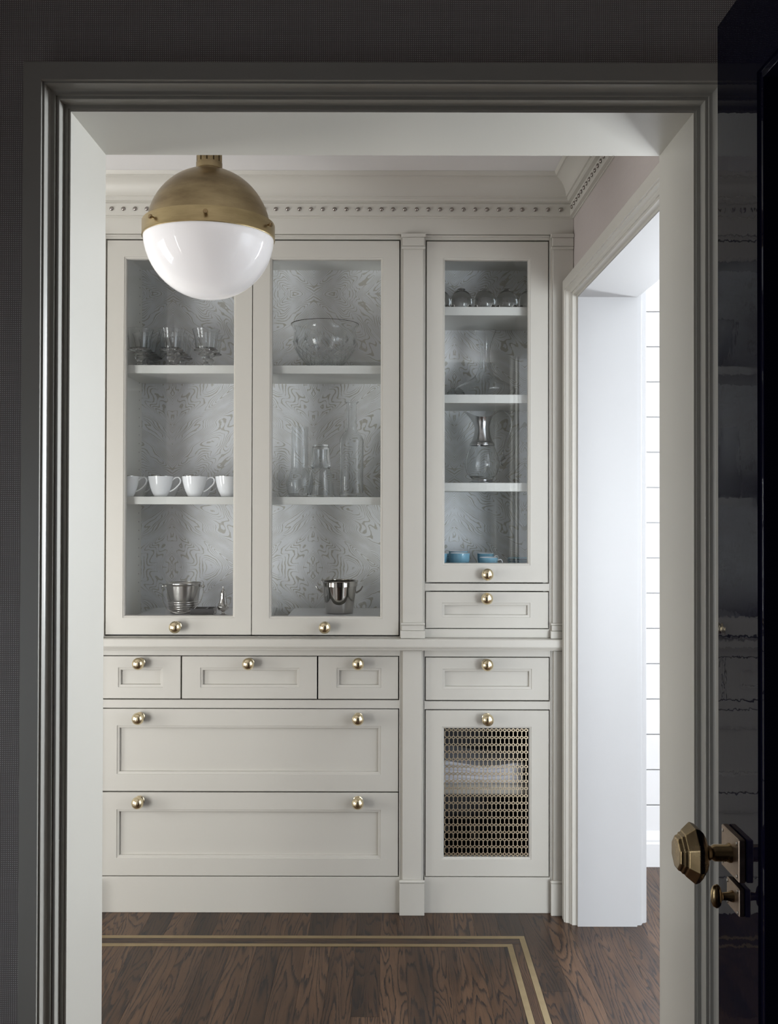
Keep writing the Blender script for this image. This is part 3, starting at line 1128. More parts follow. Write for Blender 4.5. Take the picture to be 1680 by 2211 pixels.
specs = [((219.2, 391.5, 1417.5, 1508.5), (257, 353.5, 1442, 1484), [(300, 1434)]),
         ((394.7, 685.5, 1417.5, 1508.5), (434, 648, 1442, 1484), [(537, 1434)]),
         ((688.5, 860.7, 1417.5, 1508.5), (728, 824, 1442, 1484), [(774, 1433.5)]),
         ((219.2, 861, 1530.7, 1707.3), (255, 823.5, 1566.5, 1671), [(300, 1552), (774, 1552.5)]),
         ((219.2, 861, 1710.2, 1888.5), (255, 823.5, 1746.5, 1851), [(300, 1733), (774, 1733)])]
for (a0_, a1_, b0_, b1_), (r0, r1, s0, s1), ks in specs:
    dr = drawer_front('drawer', PX(a0_), PX(a1_), PZ(b1_), PZ(b0_), D, (PX(r0), PX(r1), PZ(s1), PZ(s0)))
    for kx, kz in ks:
        knob(kx, kz, dr)

# ------------------------------------------------------------------ lower right cabinet (drawer over a brass-grille door)
E = thing('base_cabinet', 'narrow lower cabinet with a drawer over a brass lattice door', 'cabinet', ((vx0 + vx1) / 2, 3.44, 0.0))
mb = MB()
ex0, ex1 = PX(918), PX(1187.6)
mb.box(vx0 - 0.001, ex0, YF, YF + DT, ZK, bz1)
mb.box(ex1, vx1 + 0.003, YF, YF + DT, ZK, bz1)
mb.box(ex0, ex1, YF, YF + DT, PZ(1416.8), bz1)
mb.box(ex0, ex1, YF, YF + DT, PZ(1530), PZ(1513))
mb.build('face_frame', M['paint'], E)
box('toe_board', vx0, vx1 + 0.003, YF - 0.002, YF + DT, 0.0, ZK, M['paint'], E, 0.001)
mb = MB()
mb.box(vx0, vx0 + 0.016, yb0, 3.64, 0.0, bz1)
mb.box(vx1 - 0.016, vx1, yb0, 3.64, 0.0, bz1)
mb.box(vx0 + 0.016, vx1 - 0.016, 3.62, 3.64, 0.0, bz1)
mb.box(vx0 + 0.016, vx1 - 0.016, yb0, 3.62, 0.66, 0.675)
mb.box(vx0 + 0.016, vx1 - 0.016, yb0, 3.62, ZK - 0.028, ZK - 0.010)
mb.build('carcass', M['dark_interior'], E)
ZL = 0.410
tag(box('shelf', vx0 + 0.017, vx1 - 0.017, 3.330, 3.619, ZL - 0.031, ZL, M['paint'], E, 0.001), 'light painted shelf behind the brass lattice')
dr = drawer_front('drawer', PX(920), PX(1185.5), PZ(1510.5), PZ(1419), E, (PX(956), PX(1148.5), PZ(1487), PZ(1443)))
knob(1053, 1435, dr)
gx0, gx1, gz0, gz1 = PX(960), PX(1143), PZ(1848), PZ(1572)
dE = glass_door('door', PX(920), PX(1185.5), PZ(1888.7), PZ(1532.5), gx0, gx1, gz0, gz1, E, YF, False)
knob(1054, 1553, dE)
# the brass lattice: one pierced sheet
mb = MB()
y0g, y1g = YF + 0.0075, YF + 0.0095
pw, ph = 9.22 * YF / F_PX, 15.67 * YF / F_PX
bw = 0.00150


def bar(p, q, w):
    p = Vector(p); q = Vector(q)
    t = (q - p).normalized()
    nrm = Vector((-t[1], t[0])) * w
    cs = [p - nrm, p + nrm, q + nrm, q - nrm]
    vs = [(c[0], y, c[1]) for y in (y0g, y1g) for c in cs]
    mb.add(vs, [(0, 1, 2, 3), (7, 6, 5, 4), (0, 4, 5, 1), (1, 5, 6, 2), (2, 6, 7, 3), (3, 7, 4, 0)])


top = gz1 - 0.0065
rows, cols = 18, 20
ax0 = gx0 + 0.0030
hd = 0.0049
for r in range(-1, rows + 1):
    zt = top - r * ph
    zb = zt - ph
    for c in range(cols + 1):
        xx = ax0 + c * pw
        if xx > gx1 + 0.003:
            continue
        z1_, z0_ = zt - hd, zb + hd
        if z1_ > gz0 - 0.004 and z0_ < gz1 + 0.003:
            bar((xx, min(z1_, gz1 + 0.003)), (xx, max(z0_, gz0 - 0.003)), bw)
        for s in (-1, 1):
            xt = xx + s * pw / 2
            if xt > gx1 + 0.004 or xt < gx0 - 0.004:
                continue
            if zt < gz1 + 0.004 and zt > gz0 - 0.002:
                bar((xx, z1_), (xt, zt), bw * 0.95)
            if zb > gz0 - 0.004 and zb < gz1 + 0.002:
                bar((xx, z0_), (xt, zb), bw * 0.95)
tag(mb.build('brass_lattice', M['grille'], dE), 'pierced brass lattice of elongated hexagons')

# ------------------------------------------------------------------ pilasters
PW0 = 25.5


def pilaster(label, px0, px1, z0, z1, upper, xmax=None, name='pilaster'):
    x0, x1 = PX(px0), PX(px1)
    lim = (lambda v: v) if xmax is None else (lambda v: min(v, xmax))
    root = thing(name, label, 'pilaster', ((x0 + x1) / 2, YF, z0))
    box('backing_stile', x0, lim(x1), YF - 0.003, YF + DT, z0, z1, M['paint'], root, 0.0006)
    ins = 4.3 * YF / F_PX
    sx0, sx1 = x0 + ins, lim(x1 - ins) if xmax is None else lim(x1 - 0.0)
    box('shaft', sx0, sx1, YF - 0.013, YF - 0.0032, z0 + 0.001, z1 - 0.001, M['paint'], root, 0.001)
    o1 = 0.0
    if upper:
        mb = MB()
        zc = z1
        mb.box(x0 - o1 - 0.0015, lim(x1 + 0.0015), YF - 0.027, YF - 0.0132, zc - 0.0125, zc - 0.0006, 0.001)
        mb.box(x0 + 0.004, lim(x1 - 0.004), YF - 0.021, YF - 0.0132, zc - 0.0415, zc - 0.0128, 0.001)
        mb.box(x0 - 0.0005, lim(x1 + 0.0005), YF - 0.023, YF - 0.0132, zc - 0.0515, zc - 0.0425, 0.002)
        mb.build('capital', M['paint'], root)
        mb = MB()
        mb.box(x0 - 0.001, lim(x1 + 0.001), YF - 0.022, YF - 0.0132, z0 + 0.0005, z0 + 0.0255, 0.001)
        mb.box(x0 + 0.003, lim(x1 - 0.003), YF - 0.017, YF - 0.0132, z0 + 0.026, z0 + 0.044, 0.001)
        mb.box(x0 - 0.0005, lim(x1 + 0.0005), YF - 0.021, YF - 0.0132, z0 + 0.0445, z0 + 0.052, 0.002)
        mb.build('base', M['paint'], root)
    else:
        mb = MB()
        zp = PZ(1898, YF)
        mb.box(x0 - 0.003, lim(x1 + 0.003), YF - 0.0235, YF - 0.0132, z0, zp - 0.0012, 0.001)
        mb.box(x0 - 0.0045, lim(x1 + 0.0045), YF - 0.0255, YF - 0.0132, zp - 0.0008, zp + 0.0085, 0.0028)
        mb.build('plinth', M['paint'], root)
    return root


up0, up1 = 0.9198, Z_FB - 0.0008
XMX = XW - 0.0015
pilaster('upper pilaster between the wide and narrow glazed cabinets', 866, 917, up0, up1, True)
pilaster('upper pilaster squeezed between narrow cabinet and grasscloth wall', 1188, 1239, up0, up1, True, XMX)
pilaster('upper pilaster at the left end of the wide glazed cabinet', 165, 216, up0, up1, True)
pilaster('lower pilaster between the drawers and the lattice door', 866, 915.5, 0.0, bz1 - 0.0004, False)
pilaster('lower pilaster between lattice door and side doorway casing', 1190, 1239, 0.0, bz1 - 0.0004, False, XMX)
pilaster('lower pilaster at the left end of the wide drawers', 165, 216, 0.0, bz1 - 0.0004, False)

# ------------------------------------------------------------------ globe pendant
PL = Vector((PX(449, 2.57), 2.57, 2.0845))
P = thing('pendant_lamp', 'round pendant lamp with aged brass dome and white opal bowl', 'pendant lamp', PL)
R = 0.1715
gv, gf = lathe_geo([(0.0, -R)] + [(R * cos(radians(a)), R * sin(radians(a))) for a in range(-84, 1, 6)] + [(R - 0.003, 0.004), (R - 0.012, 0.004)] +
                   [((R - 0.005) * cos(radians(a)), (R - 0.005) * sin(radians(a))) for a in range(-6, -85, -6)] + [(0.0, -R + 0.005)], 72, True, 'Z', PL)
obj('glass_bowl', gv, gf, M['opal'], P, True, 50)['label'] = 'white opal glass bowl'
Rd = 0.1630
dv, df = lathe_geo([(Rd * cos(radians(a)), 0.1705 * sin(radians(a)) + 0.003) for a in range(3, 79, 5)] + [(0.033, 0.1715), (0.033, 0.1745), (0.0, 0.1745)], 72, True, 'Z', PL)
obj('dome', dv, df, M['old_brass'], P, True, 50)
Rb = 0.1735
bv, bf = lathe_geo([(Rb - 0.006, -0.013), (Rb, -0.013), (Rb + 0.0008, -0.0105), (Rb, -0.008), (Rb, 0.0255), (Rb - 0.0008, 0.0275), (Rd - 0.004, 0.029), (Rd - 0.006, 0.0)], 96, 'loop', 'Z', PL)
band = obj('band', bv, bf, M['band_brass'], P, True, 40)
sv, sf = lathe_geo([(0.0, -0.004), (0.0022, -0.004), (0.0022, 0.006), (0.0058, 0.0065), (0.0062, 0.0095), (0.0052, 0.0120), (0.0, 0.0128)], 14)
screw_me = mesh_from('thumb_screw', sv, sf, True, 40)
screw_me.materials.append(M['dark_brass'])
for i in range(6):
    a = radians(-90 + 7.6 + 62 * i)
    o = link_mesh('thumb_screw', screw_me, None, band, PL + Vector((Rb * cos(a), Rb * sin(a), 0.0085)))
    o.rotation_euler = Vector((cos(a), sin(a), 0)).to_track_quat('Z', 'Y').to_euler()
# slotted collar
mb = MB()
rc, ri = 0.0335, 0.0305
nseg = 12
for k in range(nseg):
    a0_ = 2 * pi * k / nseg + 0.05
    a1_ = 2 * pi * (k + 1) / nseg - 0.05
    pts = [a0_ + (a1_ - a0_) * t / 4 for t in range(5)]
    for s in range(4):
        q = []
        for zz in (0.190, 0.245):
            for r_ in (ri, rc):
                for aa in (pts[s], pts[s + 1]):
                    q.append((PL.x + r_ * cos(aa), PL.y + r_ * sin(aa), PL.z + zz))
        mb.add(q, [(0, 1, 3, 2), (4, 6, 7, 5), (0, 4, 5, 1), (2, 3, 7, 6), (0, 2, 6, 4), (1, 5, 7, 3)])
v_, f_ = lathe_geo([(ri, 0.1735), (rc + 0.001, 0.1735), (rc + 0.001, 0.1895), (ri, 0.1905)], 48, 'loop', 'Z', PL)
mb.add(v_, f_)
v_, f_ = lathe_geo([(ri, 0.245), (rc, 0.245), (rc, 0.262), (0.012, 0.268), (0.012, 0.262)], 48, 'loop', 'Z', PL)
mb.add(v_, f_)
mb.build('slotted_collar', M['old_brass'], P, True, 35)
v_, f_ = lathe_geo([(0.0, 0.262), (0.007, 0.262), (0.007, 0.36), (0.0, 0.36)], 20, True, 'Z', PL)
obj('stem', v_, f_, M['old_brass'], P, True, 40)
v_, f_ = lathe_geo([(0.0, 0.355), (0.05, 0.358), (0.060, 0.366), (0.062, Z_CEIL - PL.z - 0.0005), (0.0, Z_CEIL - PL.z - 0.0005)], 40, True, 'Z', PL)
obj('canopy', v_, f_, M['old_brass'], P, True, 40)

# ------------------------------------------------------------------ black lacquered door on the right
DX, DY0, DY1, DZ0, DZ1 = 0.453, 0.53, 1.327, 0.008, 2.033
dth = 0.050
L = thing('door_1', 'open glossy navy-black panelled door at the right edge', 'door', (DX + dth / 2, (DY0 + DY1) / 2, DZ0), None, 'structure')
YZ = lambda u, v, w: (w, u, v)
st = 0.142


def door_slab():
    rings = [((DY0, DY1, DZ0, DZ1), DX + dth), ((DY0, DY1, DZ0, DZ1), DX + 0.0015), ((DY0 + .0015, DY1 - .0015, DZ0 + .0015, DZ1 - .0015), DX)]
    pr = (DY0 + st, DY1 - st, DZ0 + 0.24, DZ1 - 0.126)
    for ins, w in [(0, DX), (0.001, DX + 0.003), (0.0095, DX + 0.0036), (0.0105, DX + 0.0042), (0.0125, DX + 0.0275), (0.022, DX + 0.0285)]:
        rings.append(((pr[0] + ins, pr[1] - ins, pr[2] + ins, pr[3] - ins), w))
    vs, fs = [], []
    for (a, b2, c, d), w in rings:
        vs += [(w, a, c), (w, b2, c), (w, b2, d), (w, a, d)]
    n = len(rings)
    for k in range(n - 1):
        for j in range(4):
            j2 = (j + 1) % 4
            fs.append((4 * k + j, 4 * k + j2, 4 * k + 4 + j2, 4 * k + 4 + j))
    fs.append((3, 2, 1, 0))
    o = obj('door_leaf', vs, fs, M['lacquer'], L)
    q = 0.0215
    box('panel', DX + 0.028, DX + 0.036, pr[0] + q, pr[1] - q, pr[2] + q, pr[3] - q, M['lacquer'], o, 0)
    return o


leaf = door_slab()
for zz in (0.25, 1.02, 1.80):
    v_, f_ = lathe_geo([(0.0, 0.0), (0.007, 0.0), (0.007, 0.09), (0.0, 0.09)], 14, True, 'Z', (DX + dth + 0.004, DY0 - 0.010, zz))
    obj('hinge', v_, f_, M['dark_brass'], L, True)
# knob set
KY, KZ = 1.255, 0.930
box('rose_plate', DX - 0.0095, DX - 0.0003, 1.224, 1.287, 0.903, 0.957, M['plate_brass'], L, 0.0012)
v_, f_ = lathe_geo([(0.0, 0.009), (0.0125, 0.009), (0.0120, 0.012), (0.0108, 0.014), (0.0106, 0.030), (0.0092, 0.0325), (0.0082, 0.034), (0.0105, 0.0385), (0.0115, 0.041), (0.0, 0.041)], 28, True, '-X', (DX, KY, KZ))
obj('spindle', v_, f_, M['dark_brass'], L, True, 35)
v_, f_ = lathe_geo([(0.0, 0.0400), (0.0105, 0.0400), (0.0225, 0.0425), (0.0310, 0.0470), (0.0362, 0.0525), (0.0382, 0.0580), (0.0285, 0.0695), (0.0265, 0.0702), (0.0252, 0.0738), (0.0230, 0.0744), (0.0218, 0.0780), (0.0196, 0.0792), (0.0, 0.0796)], 8, True, '-X', (DX, KY, KZ), pi / 8)
kme = obj('door_knob', v_, f_, M['dark_brass'], L)
bmk = bmesh.new()
bmk.from_mesh(kme.data)
bmesh.ops.bevel(bmk, geom=[e for e in bmk.edges], offset=0.0009, segments=2, affect='EDGES', profile=0.5)
bmk.to_mesh(kme.data)
bmk.free()
kme['label'] = 'octagonal stepped antique brass knob'
TY, TZ = 1.25, 0.8765
tp = box('turn_plate', DX - 0.0075, DX - 0.0003, 1.2285, 1.273, 0.8585, 0.8935, M['plate_brass'], L, 0.001)
v_, f_ = lathe_geo([(0.0, 0.007), (0.0075, 0.007), (0.0070, 0.010), (0.0055, 0.014), (0.0048, 0.021), (0.006, 0.023), (0.0, 0.023)], 20, True, '-X', (DX, TY, TZ))
obj('turn_spindle', v_, f_, M['dark_brass'], L, True, 35)
v_, f_ = lathe_geo([(0.0, 0.0225), (0.006, 0.0225), (0.0105, 0.0240), (0.0128, 0.0268), (0.0130, 0.0295), (0.0110, 0.0330), (0.0065, 0.0352), (0.0, 0.0358)], 28, True, '-X', (DX, TY, TZ))
v_ = [(x, TY + (y - TY) * 0.62, TZ + (z - TZ) * 1.17) for x, y, z in v_]
obj('thumb_turn', v_, f_, M['dark_brass'], L, True, 40)
sv, sf = lathe_geo([(0.0, 0.0), (0.0024, 0.0), (0.0021, 0.0008), (0.0, 0.0012)], 12, True, '-X')
sm = mesh_from('plate_screw', sv, sf, True, 40)
sm.materials.append(M['steel'])
for yy in (1.2300, 1.2810):
    for zz in (0.9095, 0.9505):
        link_mesh('plate_screw', sm, None, L, (DX - 0.0094, yy, zz))
for yy in (1.2325, 1.2690):
    for zz in (0.8625, 0.8895):
        link_mesh('plate_screw', sm, None, L, (DX - 0.0074, yy, zz))

# ================================================================== things on the shelves
def vessel(prof_out, wall, base, seg=40):
    """closed wall from an outer profile (bottom to rim)"""
    outer = [(0.0, prof_out[0][1])] + list(prof_out)
    inner = []
    for r, h in reversed(prof_out):
        hh = max(h, prof_out[0][1] + base)
        inner.append((max(r - wall, 0.0008), hh))
    # drop repeated points at the base
    out = []
    for p in inner:
        if out and abs(out[-1][1] - p[1]) < 1e-6 and abs(out[-1][0] - p[0]) < 1e-4:
            continue
        out.append(p)
    return outer + out + [(0.0, out[-1][1])]


def sm_prof(pts, n=6):
    return [(v.x, v.y) for v in smooth_path([(a, b2, 0) for a, b2 in pts], n)]


# --- eight footed goblets, upper left shelf
gp = thing('footed_goblet', 'clear footed goblet, front row, leftmost, on the upper left shelf', 'glass', (0, 0, 0), 'footed goblets on the upper left shelf')
foot = [(0.0, 0.0), (0.033, 0.0), (0.0335, 0.002), (0.030, 0.004), (0.018, 0.007), (0.010, 0.012), (0.0075, 0.018), (0.009, 0.022), (0.0145, 0.027), (0.0165, 0.033), (0.0145, 0.039), (0.0095, 0.044), (0.0105, 0.048), (0.020, 0.053), (0.0405, 0.0565), (0.042, 0.0585), (0.0405, 0.0605), (0.0, 0.0615)]
v_, f_ = lathe_geo(foot, 36)
obj('stem', v_, f_, M['glass'], gp, True, 50)
bowl = vessel([(0.0345, 0.0617), (0.0355, 0.065), (0.0365, 0.075), (0.0385, 0.095), (0.0425, 0.115), (0.0475, 0.130)], 0.0016, 0.004)
v_, f_ = lathe_geo(bowl, 40)
obj('bowl', v_, f_, M['glass'], gp, True, 50)
spots = []
for ci, (cpx, name_) in enumerate(((300, 'leftmost'), (369, 'middle'), (443.5, 'rightmost'))):
    X = PX(cpx, 3.375)
    for ri_, (yy, rname) in enumerate(((3.375, 'front'), (3.474, 'second'), (3.570, 'back'))):
        if ci == 2 and ri_ == 2:
            continue
        spots.append((X - 0.004 * ri_, yy, 'clear footed goblet, %s row, %s column, on the upper left shelf' % (rname, name_)))
for i, (X, Y, lb) in enumerate(spots):
    if i == 0:
        gp.location = (X, Y, ZS1 + 0.0003)
        gp['label'] = lb
    else:
        dup(gp, (X, Y, ZS1 + 0.0003), lb)

# --- white tea cups, middle left shelf
cp = thing('tea_cup', 'cup', 'cup', (0, 0, 0), 'white tea cups on the lower left shelf')
cup_prof = [(0.0215, 0.0), (0.0230, 0.002), (0.0262, 0.008), (0.0318, 0.020), (0.0365, 0.035), (0.0400, 0.050), (0.0422, 0.063), (0.0430, 0.070)]
v_, f_ = lathe_geo(vessel(cup_prof, 0.0022, 0.004), 40)
obj('body', v_, f_, M['porcelain'], cp, True, 50)
v_, f_ = lathe_geo([(0.0432, 0.0700), (0.0432, 0.0712), (0.0404, 0.0712), (0.0404, 0.0700)], 40, 'loop')
obj('rim', v_, f_, M['steel'], cp, True, 50)['label'] = 'thin silver rim'
hp = smooth_path([(0.0405, 0, 0.056), (0.050, 0, 0.0645), (0.062, 0, 0.0665), (0.0685, 0, 0.058), (0.0665, 0, 0.046), (0.056, 0, 0.034), (0.044, 0, 0.0235), (0.0345, 0, 0.0185), (0.0305, 0, 0.018)], 6)
v_, f_ = tube_geo(hp, 0.0026, 8, 1.3)
obj('handle', v_, f_, M['porcelain'], cp, True, 60)
first = True
for rname, yy in (('front', 3.378), ('back', 3.505)):
    for cpx, nm in ((274, 'leftmost'), (347, 'second from left'), (420, 'third from left'), (491.5, 'rightmost')):
        loc = (PX(cpx, 3.378), yy, ZS2 + 0.0003)
        lb = 'white porcelain tea cup, %s row, %s, on the lower left shelf' % (rname, nm)
        if first:
            cp.location = loc
            cp['label'] = lb
            first = False
        else:
            dup(cp, loc, lb)

# --- cut crystal bowl
bx, by = PX(701, 3.47), 3.47
cb = thing('crystal_bowl', 'large cut crystal bowl with flared rim and diamond cuts', 'bowl', (bx, by, ZS1 + 0.0003))
bprof = sm_prof([(0.058, 0.0), (0.060, 0.004), (0.057, 0.012), (0.062, 0.020), (0.080, 0.038), (0.098, 0.060), (0.1095, 0.085), (0.1135, 0.105), (0.1125, 0.125), (0.1105, 0.138), (0.113, 0.150), (0.1225, 0.166)], 4)
full = vessel(bprof, 0.0055, 0.008)
seg = 72
v_, f_ = lathe_geo(full, seg)
vv = [list(p) for p in v_]
vv = [(x + bx, y + by, z + ZS1 + 0.0003) for x, y, z in vv]
obj('bowl', vv, f_, M['crystal'], cb, True, 40)
# lattice of crossing cuts on the lower half
def bowl_r(hz):
    for (ra, ha), (rb_, hb) in zip(bprof, bprof[1:]):
        if ha <= hz <= hb and hb > ha:
            return ra + (rb_ - ra) * (hz - ha) / (hb - ha)
    return 0.1105


mb = MB()
for k in range(26):
    for sg in (-1, 1):
        a0_ = 2 * pi * k / 26
        path = []
        for t in range(13):
            hz = 0.016 + 0.062 * t / 12
            r_ = bowl_r(hz) + 0.0002
            a_ = a0_ + sg * t / 12 * 2.6 * 2 * pi / 26
            path.append((bx + r_ * cos(a_), by + r_ * sin(a_), ZS1 + 0.0003 + hz))
        v_, f_ = tube_geo(path, 0.0013, 4, 1.0, (0, 0, 1))
        mb.add(v_, f_)
tag(mb.build('diamond_cuts', M['crystal'], cb), None, None, None, 'stuff')
# fan cuts above the diamonds
mb = MB()
for k in range(14):
    a = 2 * pi * k / 14 + 0.11
    for t in (-2, -1, 0, 1, 2):
        ln = 0.040 - 0.006 * abs(t)
        p0 = (a, 0.083)
        p1 = (a + t * 0.062, 0.083 + ln)
        def onb(ang, hz, off):
            r_ = 0.1105
            for (ra, ha), (rb_, hb) in zip(bprof, bprof[1:]):
                if ha <= hz <= hb and hb > ha:
                    r_ = ra + (rb_ - ra) * (hz - ha) / (hb - ha)
            r_ += off
            return (bx + r_ * cos(ang), by + r_ * sin(ang), ZS1 + 0.0003 + hz)
        mid = ((p0[0] + p1[0]) / 2, (p0[1] + p1[1]) / 2)
        wv = 0.016
        q = [onb(p0[0], p0[1], -0.0005), onb(mid[0] - wv, mid[1], -0.0005), onb(p1[0], p1[1], -0.0005), onb(mid[0] + wv, mid[1], -0.0005), onb(mid[0], mid[1], 0.0016)]
        mb.add(q, [(0, 1, 4), (1, 2, 4), (2, 3, 4), (3, 0, 4), (3, 2, 1, 0)])
tag(mb.build('fan_cuts', M['crystal'], cb), None, None, None, 'stuff')

# --- carafe with tall neck
def glass_thing(name, label, cat, loc, parts, group=None):
    root = thing(name, label, cat, (0, 0, 0), group)
    for pname, prof, seg, sq in parts:
        v_, f_ = lathe_geo(prof, seg)
        if sq:
            out = []
            for x, y, z in v_:
                r = math.hypot(x, y)
                if r > 1e-5:
                    a = math.atan2(y, x)
                    t = sq(z)
                    s = (abs(cos(a)) ** 5 + abs(sin(a)) ** 5) ** (-1 / 5)
                    k = 1 + (s - 1) * t
                    x, y = x * k, y * k
                out.append((x, y, z))
            v_ = out
        obj(pname, v_, f_, M['glass'], root, True, 50)
    root.location = loc
    reg(root, loc)
    return root


def wide_open(pts, wall=0.002, base=0.006, n=5):
    return vessel(sm_prof(pts, n), wall, base)


z2 = ZS2 + 0.0003
glass_thing('carafe', 'glass carafe with tall straight neck and round belly', 'carafe', (PX(646.5, 3.43), 3.43, z2),
            [('body', wide_open([(0.036, 0.0), (0.0385, 0.004), (0.0425, 0.020), (0.0465, 0.045), (0.0440, 0.070), (0.0370, 0.090), (0.0315, 0.102), (0.0308, 0.115), (0.0308, 0.18), (0.0310, 0.247)], 0.0018, 0.012), 44, None)])
glass_thing('water_carafe', 'short glass carafe with a tumbler turned over its neck', 'carafe', (PX(692.5, 3.365), 3.365, z2),
            [('body', wide_open([(0.0465, 0.0), (0.0470, 0.003), (0.0455, 0.02), (0.0405, 0.06), (0.0345, 0.092), (0.0305, 0.100), (0.0200, 0.112), (0.0165, 0.130), (0.0165, 0.163)], 0.0017, 0.006), 44, None)])
tumb = glass_thing('tumbler', 'glass tumbler turned upside down over the short carafe', 'glass', (PX(692.5, 3.365), 3.365, z2 + 0.1005),
                   [('body', [(0.0335, 0.0), (0.0335, 0.0)][:0] + [(0.0332, 0.0), (0.0345, 0.0), (0.0310, 0.066), (0.0295, 0.0725), (0.0245, 0.0735), (0.0245, 0.0800), (0.0, 0.0802), (0.0, 0.0745), (0.0285, 0.0700)], 44, None)])
glass_thing('glass_bottle', 'tall narrow-necked clear glass bottle, tallest on its shelf', 'bottle', (PX(759, 3.43), 3.43, z2),
            [('body', wide_open([(0.0420, 0.0), (0.0430, 0.002), (0.0430, 0.012), (0.0415, 0.016), (0.0415, 0.10), (0.0420, 0.19), (0.0405, 0.205), (0.0310, 0.222), (0.0215, 0.234), (0.0185, 0.248), (0.0180, 0.29), (0.0188, 0.326), (0.0235, 0.3345), (0.0240, 0.337)], 0.0024, 0.014), 48,
              lambda z: 0.55 if z < 0.20 else max(0.0, 0.55 * (0.225 - z) / 0.025) if z < 0.225 else 0.0)])

# --- platters on the cabinet floor
def platter(label, x0, x1, y0, y1, z0, z1, r):
    n = 8
    def loop(ins, z):
        out = []
        for cx_, cy_, a0 in ((x1 - r, y1 - r, 0), (x0 + r, y1 - r, 90), (x0 + r, y0 + r, 180), (x1 - r, y0 + r, 270)):
            for k in range(n + 1):
                a = radians(a0 + 90 * k / n)
                out.append((cx_ + (r - ins) * cos(a), cy_ + (r - ins) * sin(a), z))
        return out
    rings = [loop(0.02, z0), loop(0.012, z0 + 0.004), loop(0.002, z1 - 0.006), loop(0.0, z1 - 0.003), loop(0.001, z1 - 0.001), loop(0.004, z1), loop(0.02, z1 - 0.0005)]
    m_ = len(rings[0])
    vs = [p for rr in rings for p in rr]
    fs = []
    for i in range(len(rings) - 1):
        for k in range(m_):
            j = (k + 1) % m_
            fs.append((i * m_ + k, i * m_ + j, (i + 1) * m_ + j, (i + 1) * m_ + k))
    fs.append(tuple(reversed(range(m_))))
    fs.append(tuple(range((len(rings) - 1) * m_, len(rings) * m_)))
    return tag(obj('platter', vs, fs, M['platter'], None, True, 40), label, 'platter', 'white platters on the cabinet floor')


ZF = 0.9443
ZPT = 0.985
platter('flat white platter under the ice bucket with bail handle', -0.857, -0.42, 3.315, 3.585, ZF, ZPT, 0.035)
platter('flat white platter under the polished wine cooler', -0.336, 0.028, 3.315, 3.585, ZF, ZPT, 0.035)
# corner of a clear dish between the platters
glass_thing('glass_dish', 'clear glass dish partly hidden at the left of its door', 'dish', (PX(579, 3.40), 3.40, ZF),
            [('body', wide_open([(0.012, 0.0), (0.016, 0.004), (0.026, 0.030), (0.033, 0.060)], 0.0025, 0.005), 32, None)])

# --- ice bucket with bail handle
zp = ZPT + 0.0003
bkx, bky = PX(397, 3.42), 3.42
ib = thing('ice_bucket', 'brushed steel ice bucket with hanging bail handle', 'ice bucket', (bkx, bky, zp))
pr_ = [(0.044, 0.0), (0.0455, 0.001), (0.0462, 0.004)]
z_ = 0.006
for k in range(5):
    pr_ += [(0.0468 + k * 0.0012, z_), (0.0484 + k * 0.0012, z_ + 0.0016), (0.0484 + k * 0.0012, z_ + 0.0036), (0.0470 + k * 0.0012, z_ + 0.0052)]
    z_ += 0.0078
pr_ += [(0.0535, 0.050), (0.0595, 0.095), (0.0605, 0.1005), (0.0622, 0.1025), (0.0622, 0.1050)]
v_, f_ = lathe_geo(vessel(pr_, 0.0015, 0.002), 64, True, 'Z', (bkx, bky, zp))
obj('body', v_, f_, M['steel'], ib, True, 35)
for s in (-1, 1):
    v_, f_ = lathe_geo([(0.0, 0.0), (0.0040, 0.0), (0.0040, 0.004), (0.0028, 0.005), (0.0028, 0.008), (0.0048, 0.009), (0.0052, 0.012), (0.0042, 0.015), (0.0, 0.016)], 16)
    v_ = [(bkx + s * (0.0595 + z), bky + x, zp + 0.093 + y) for x, y, z in v_]
    obj('pivot', v_, f_, M['steel'], ib, True, 40)
hp = smooth_path([(bkx - 0.0690, bky, zp + 0.093), (bkx - 0.0715, bky - 0.012, zp + 0.070), (bkx - 0.064, bky - 0.030, zp + 0.040), (bkx - 0.040, bky - 0.050, zp + 0.014), (bkx - 0.0, bky - 0.060, zp + 0.004),
                  (bkx + 0.040, bky - 0.050, zp + 0.014), (bkx + 0.064, bky - 0.030, zp + 0.040), (bkx + 0.0715, bky - 0.012, zp + 0.070), (bkx + 0.0690, bky, zp + 0.093)], 8)
v_, f_ = tube_geo(hp, 0.0017, 8, 1.0, (0, 0, 1))
obj('handle', v_, f_, M['steel'], ib, True, 60)

# --- black open box
bxx0, bxx1, bxy0, bxy1 = PX(413, 3.345), PX(462.5, 3.345), 3.335, 3.352 + 0.05
ob = thing('card_box', 'small black open-topped box beside the ice bucket', 'box', ((bxx0 + bxx1) / 2, (bxy0 + bxy1) / 2, zp))
mb = MB()
hh = 0.0225
tw = 0.0035
mb.box(bxx0, bxx1, bxy0, bxy1, zp, zp + 0.003, 0.0004)
mb.box(bxx0, bxx1, bxy0, bxy0 + tw, zp + 0.003, zp + hh, 0.0004)
mb.box(bxx0, bxx1, bxy1 - tw, bxy1, zp + 0.003, zp + hh, 0.0004)
mb.box(bxx0, bxx0 + tw, bxy0 + tw, bxy1 - tw, zp + 0.003, zp + hh, 0.0004)
mb.box(bxx1 - tw, bxx1, bxy0 + tw, bxy1 - tw, zp + 0.003, zp + hh, 0.0004)
mb.build('box_body', M['black'], ob)
box('divider', bxx1 - 0.030, bxx1 - 0.024, bxy0 + tw, bxy1 - tw, zp + 0.003, zp + hh - 0.001, M['black'], ob, 0.0004)
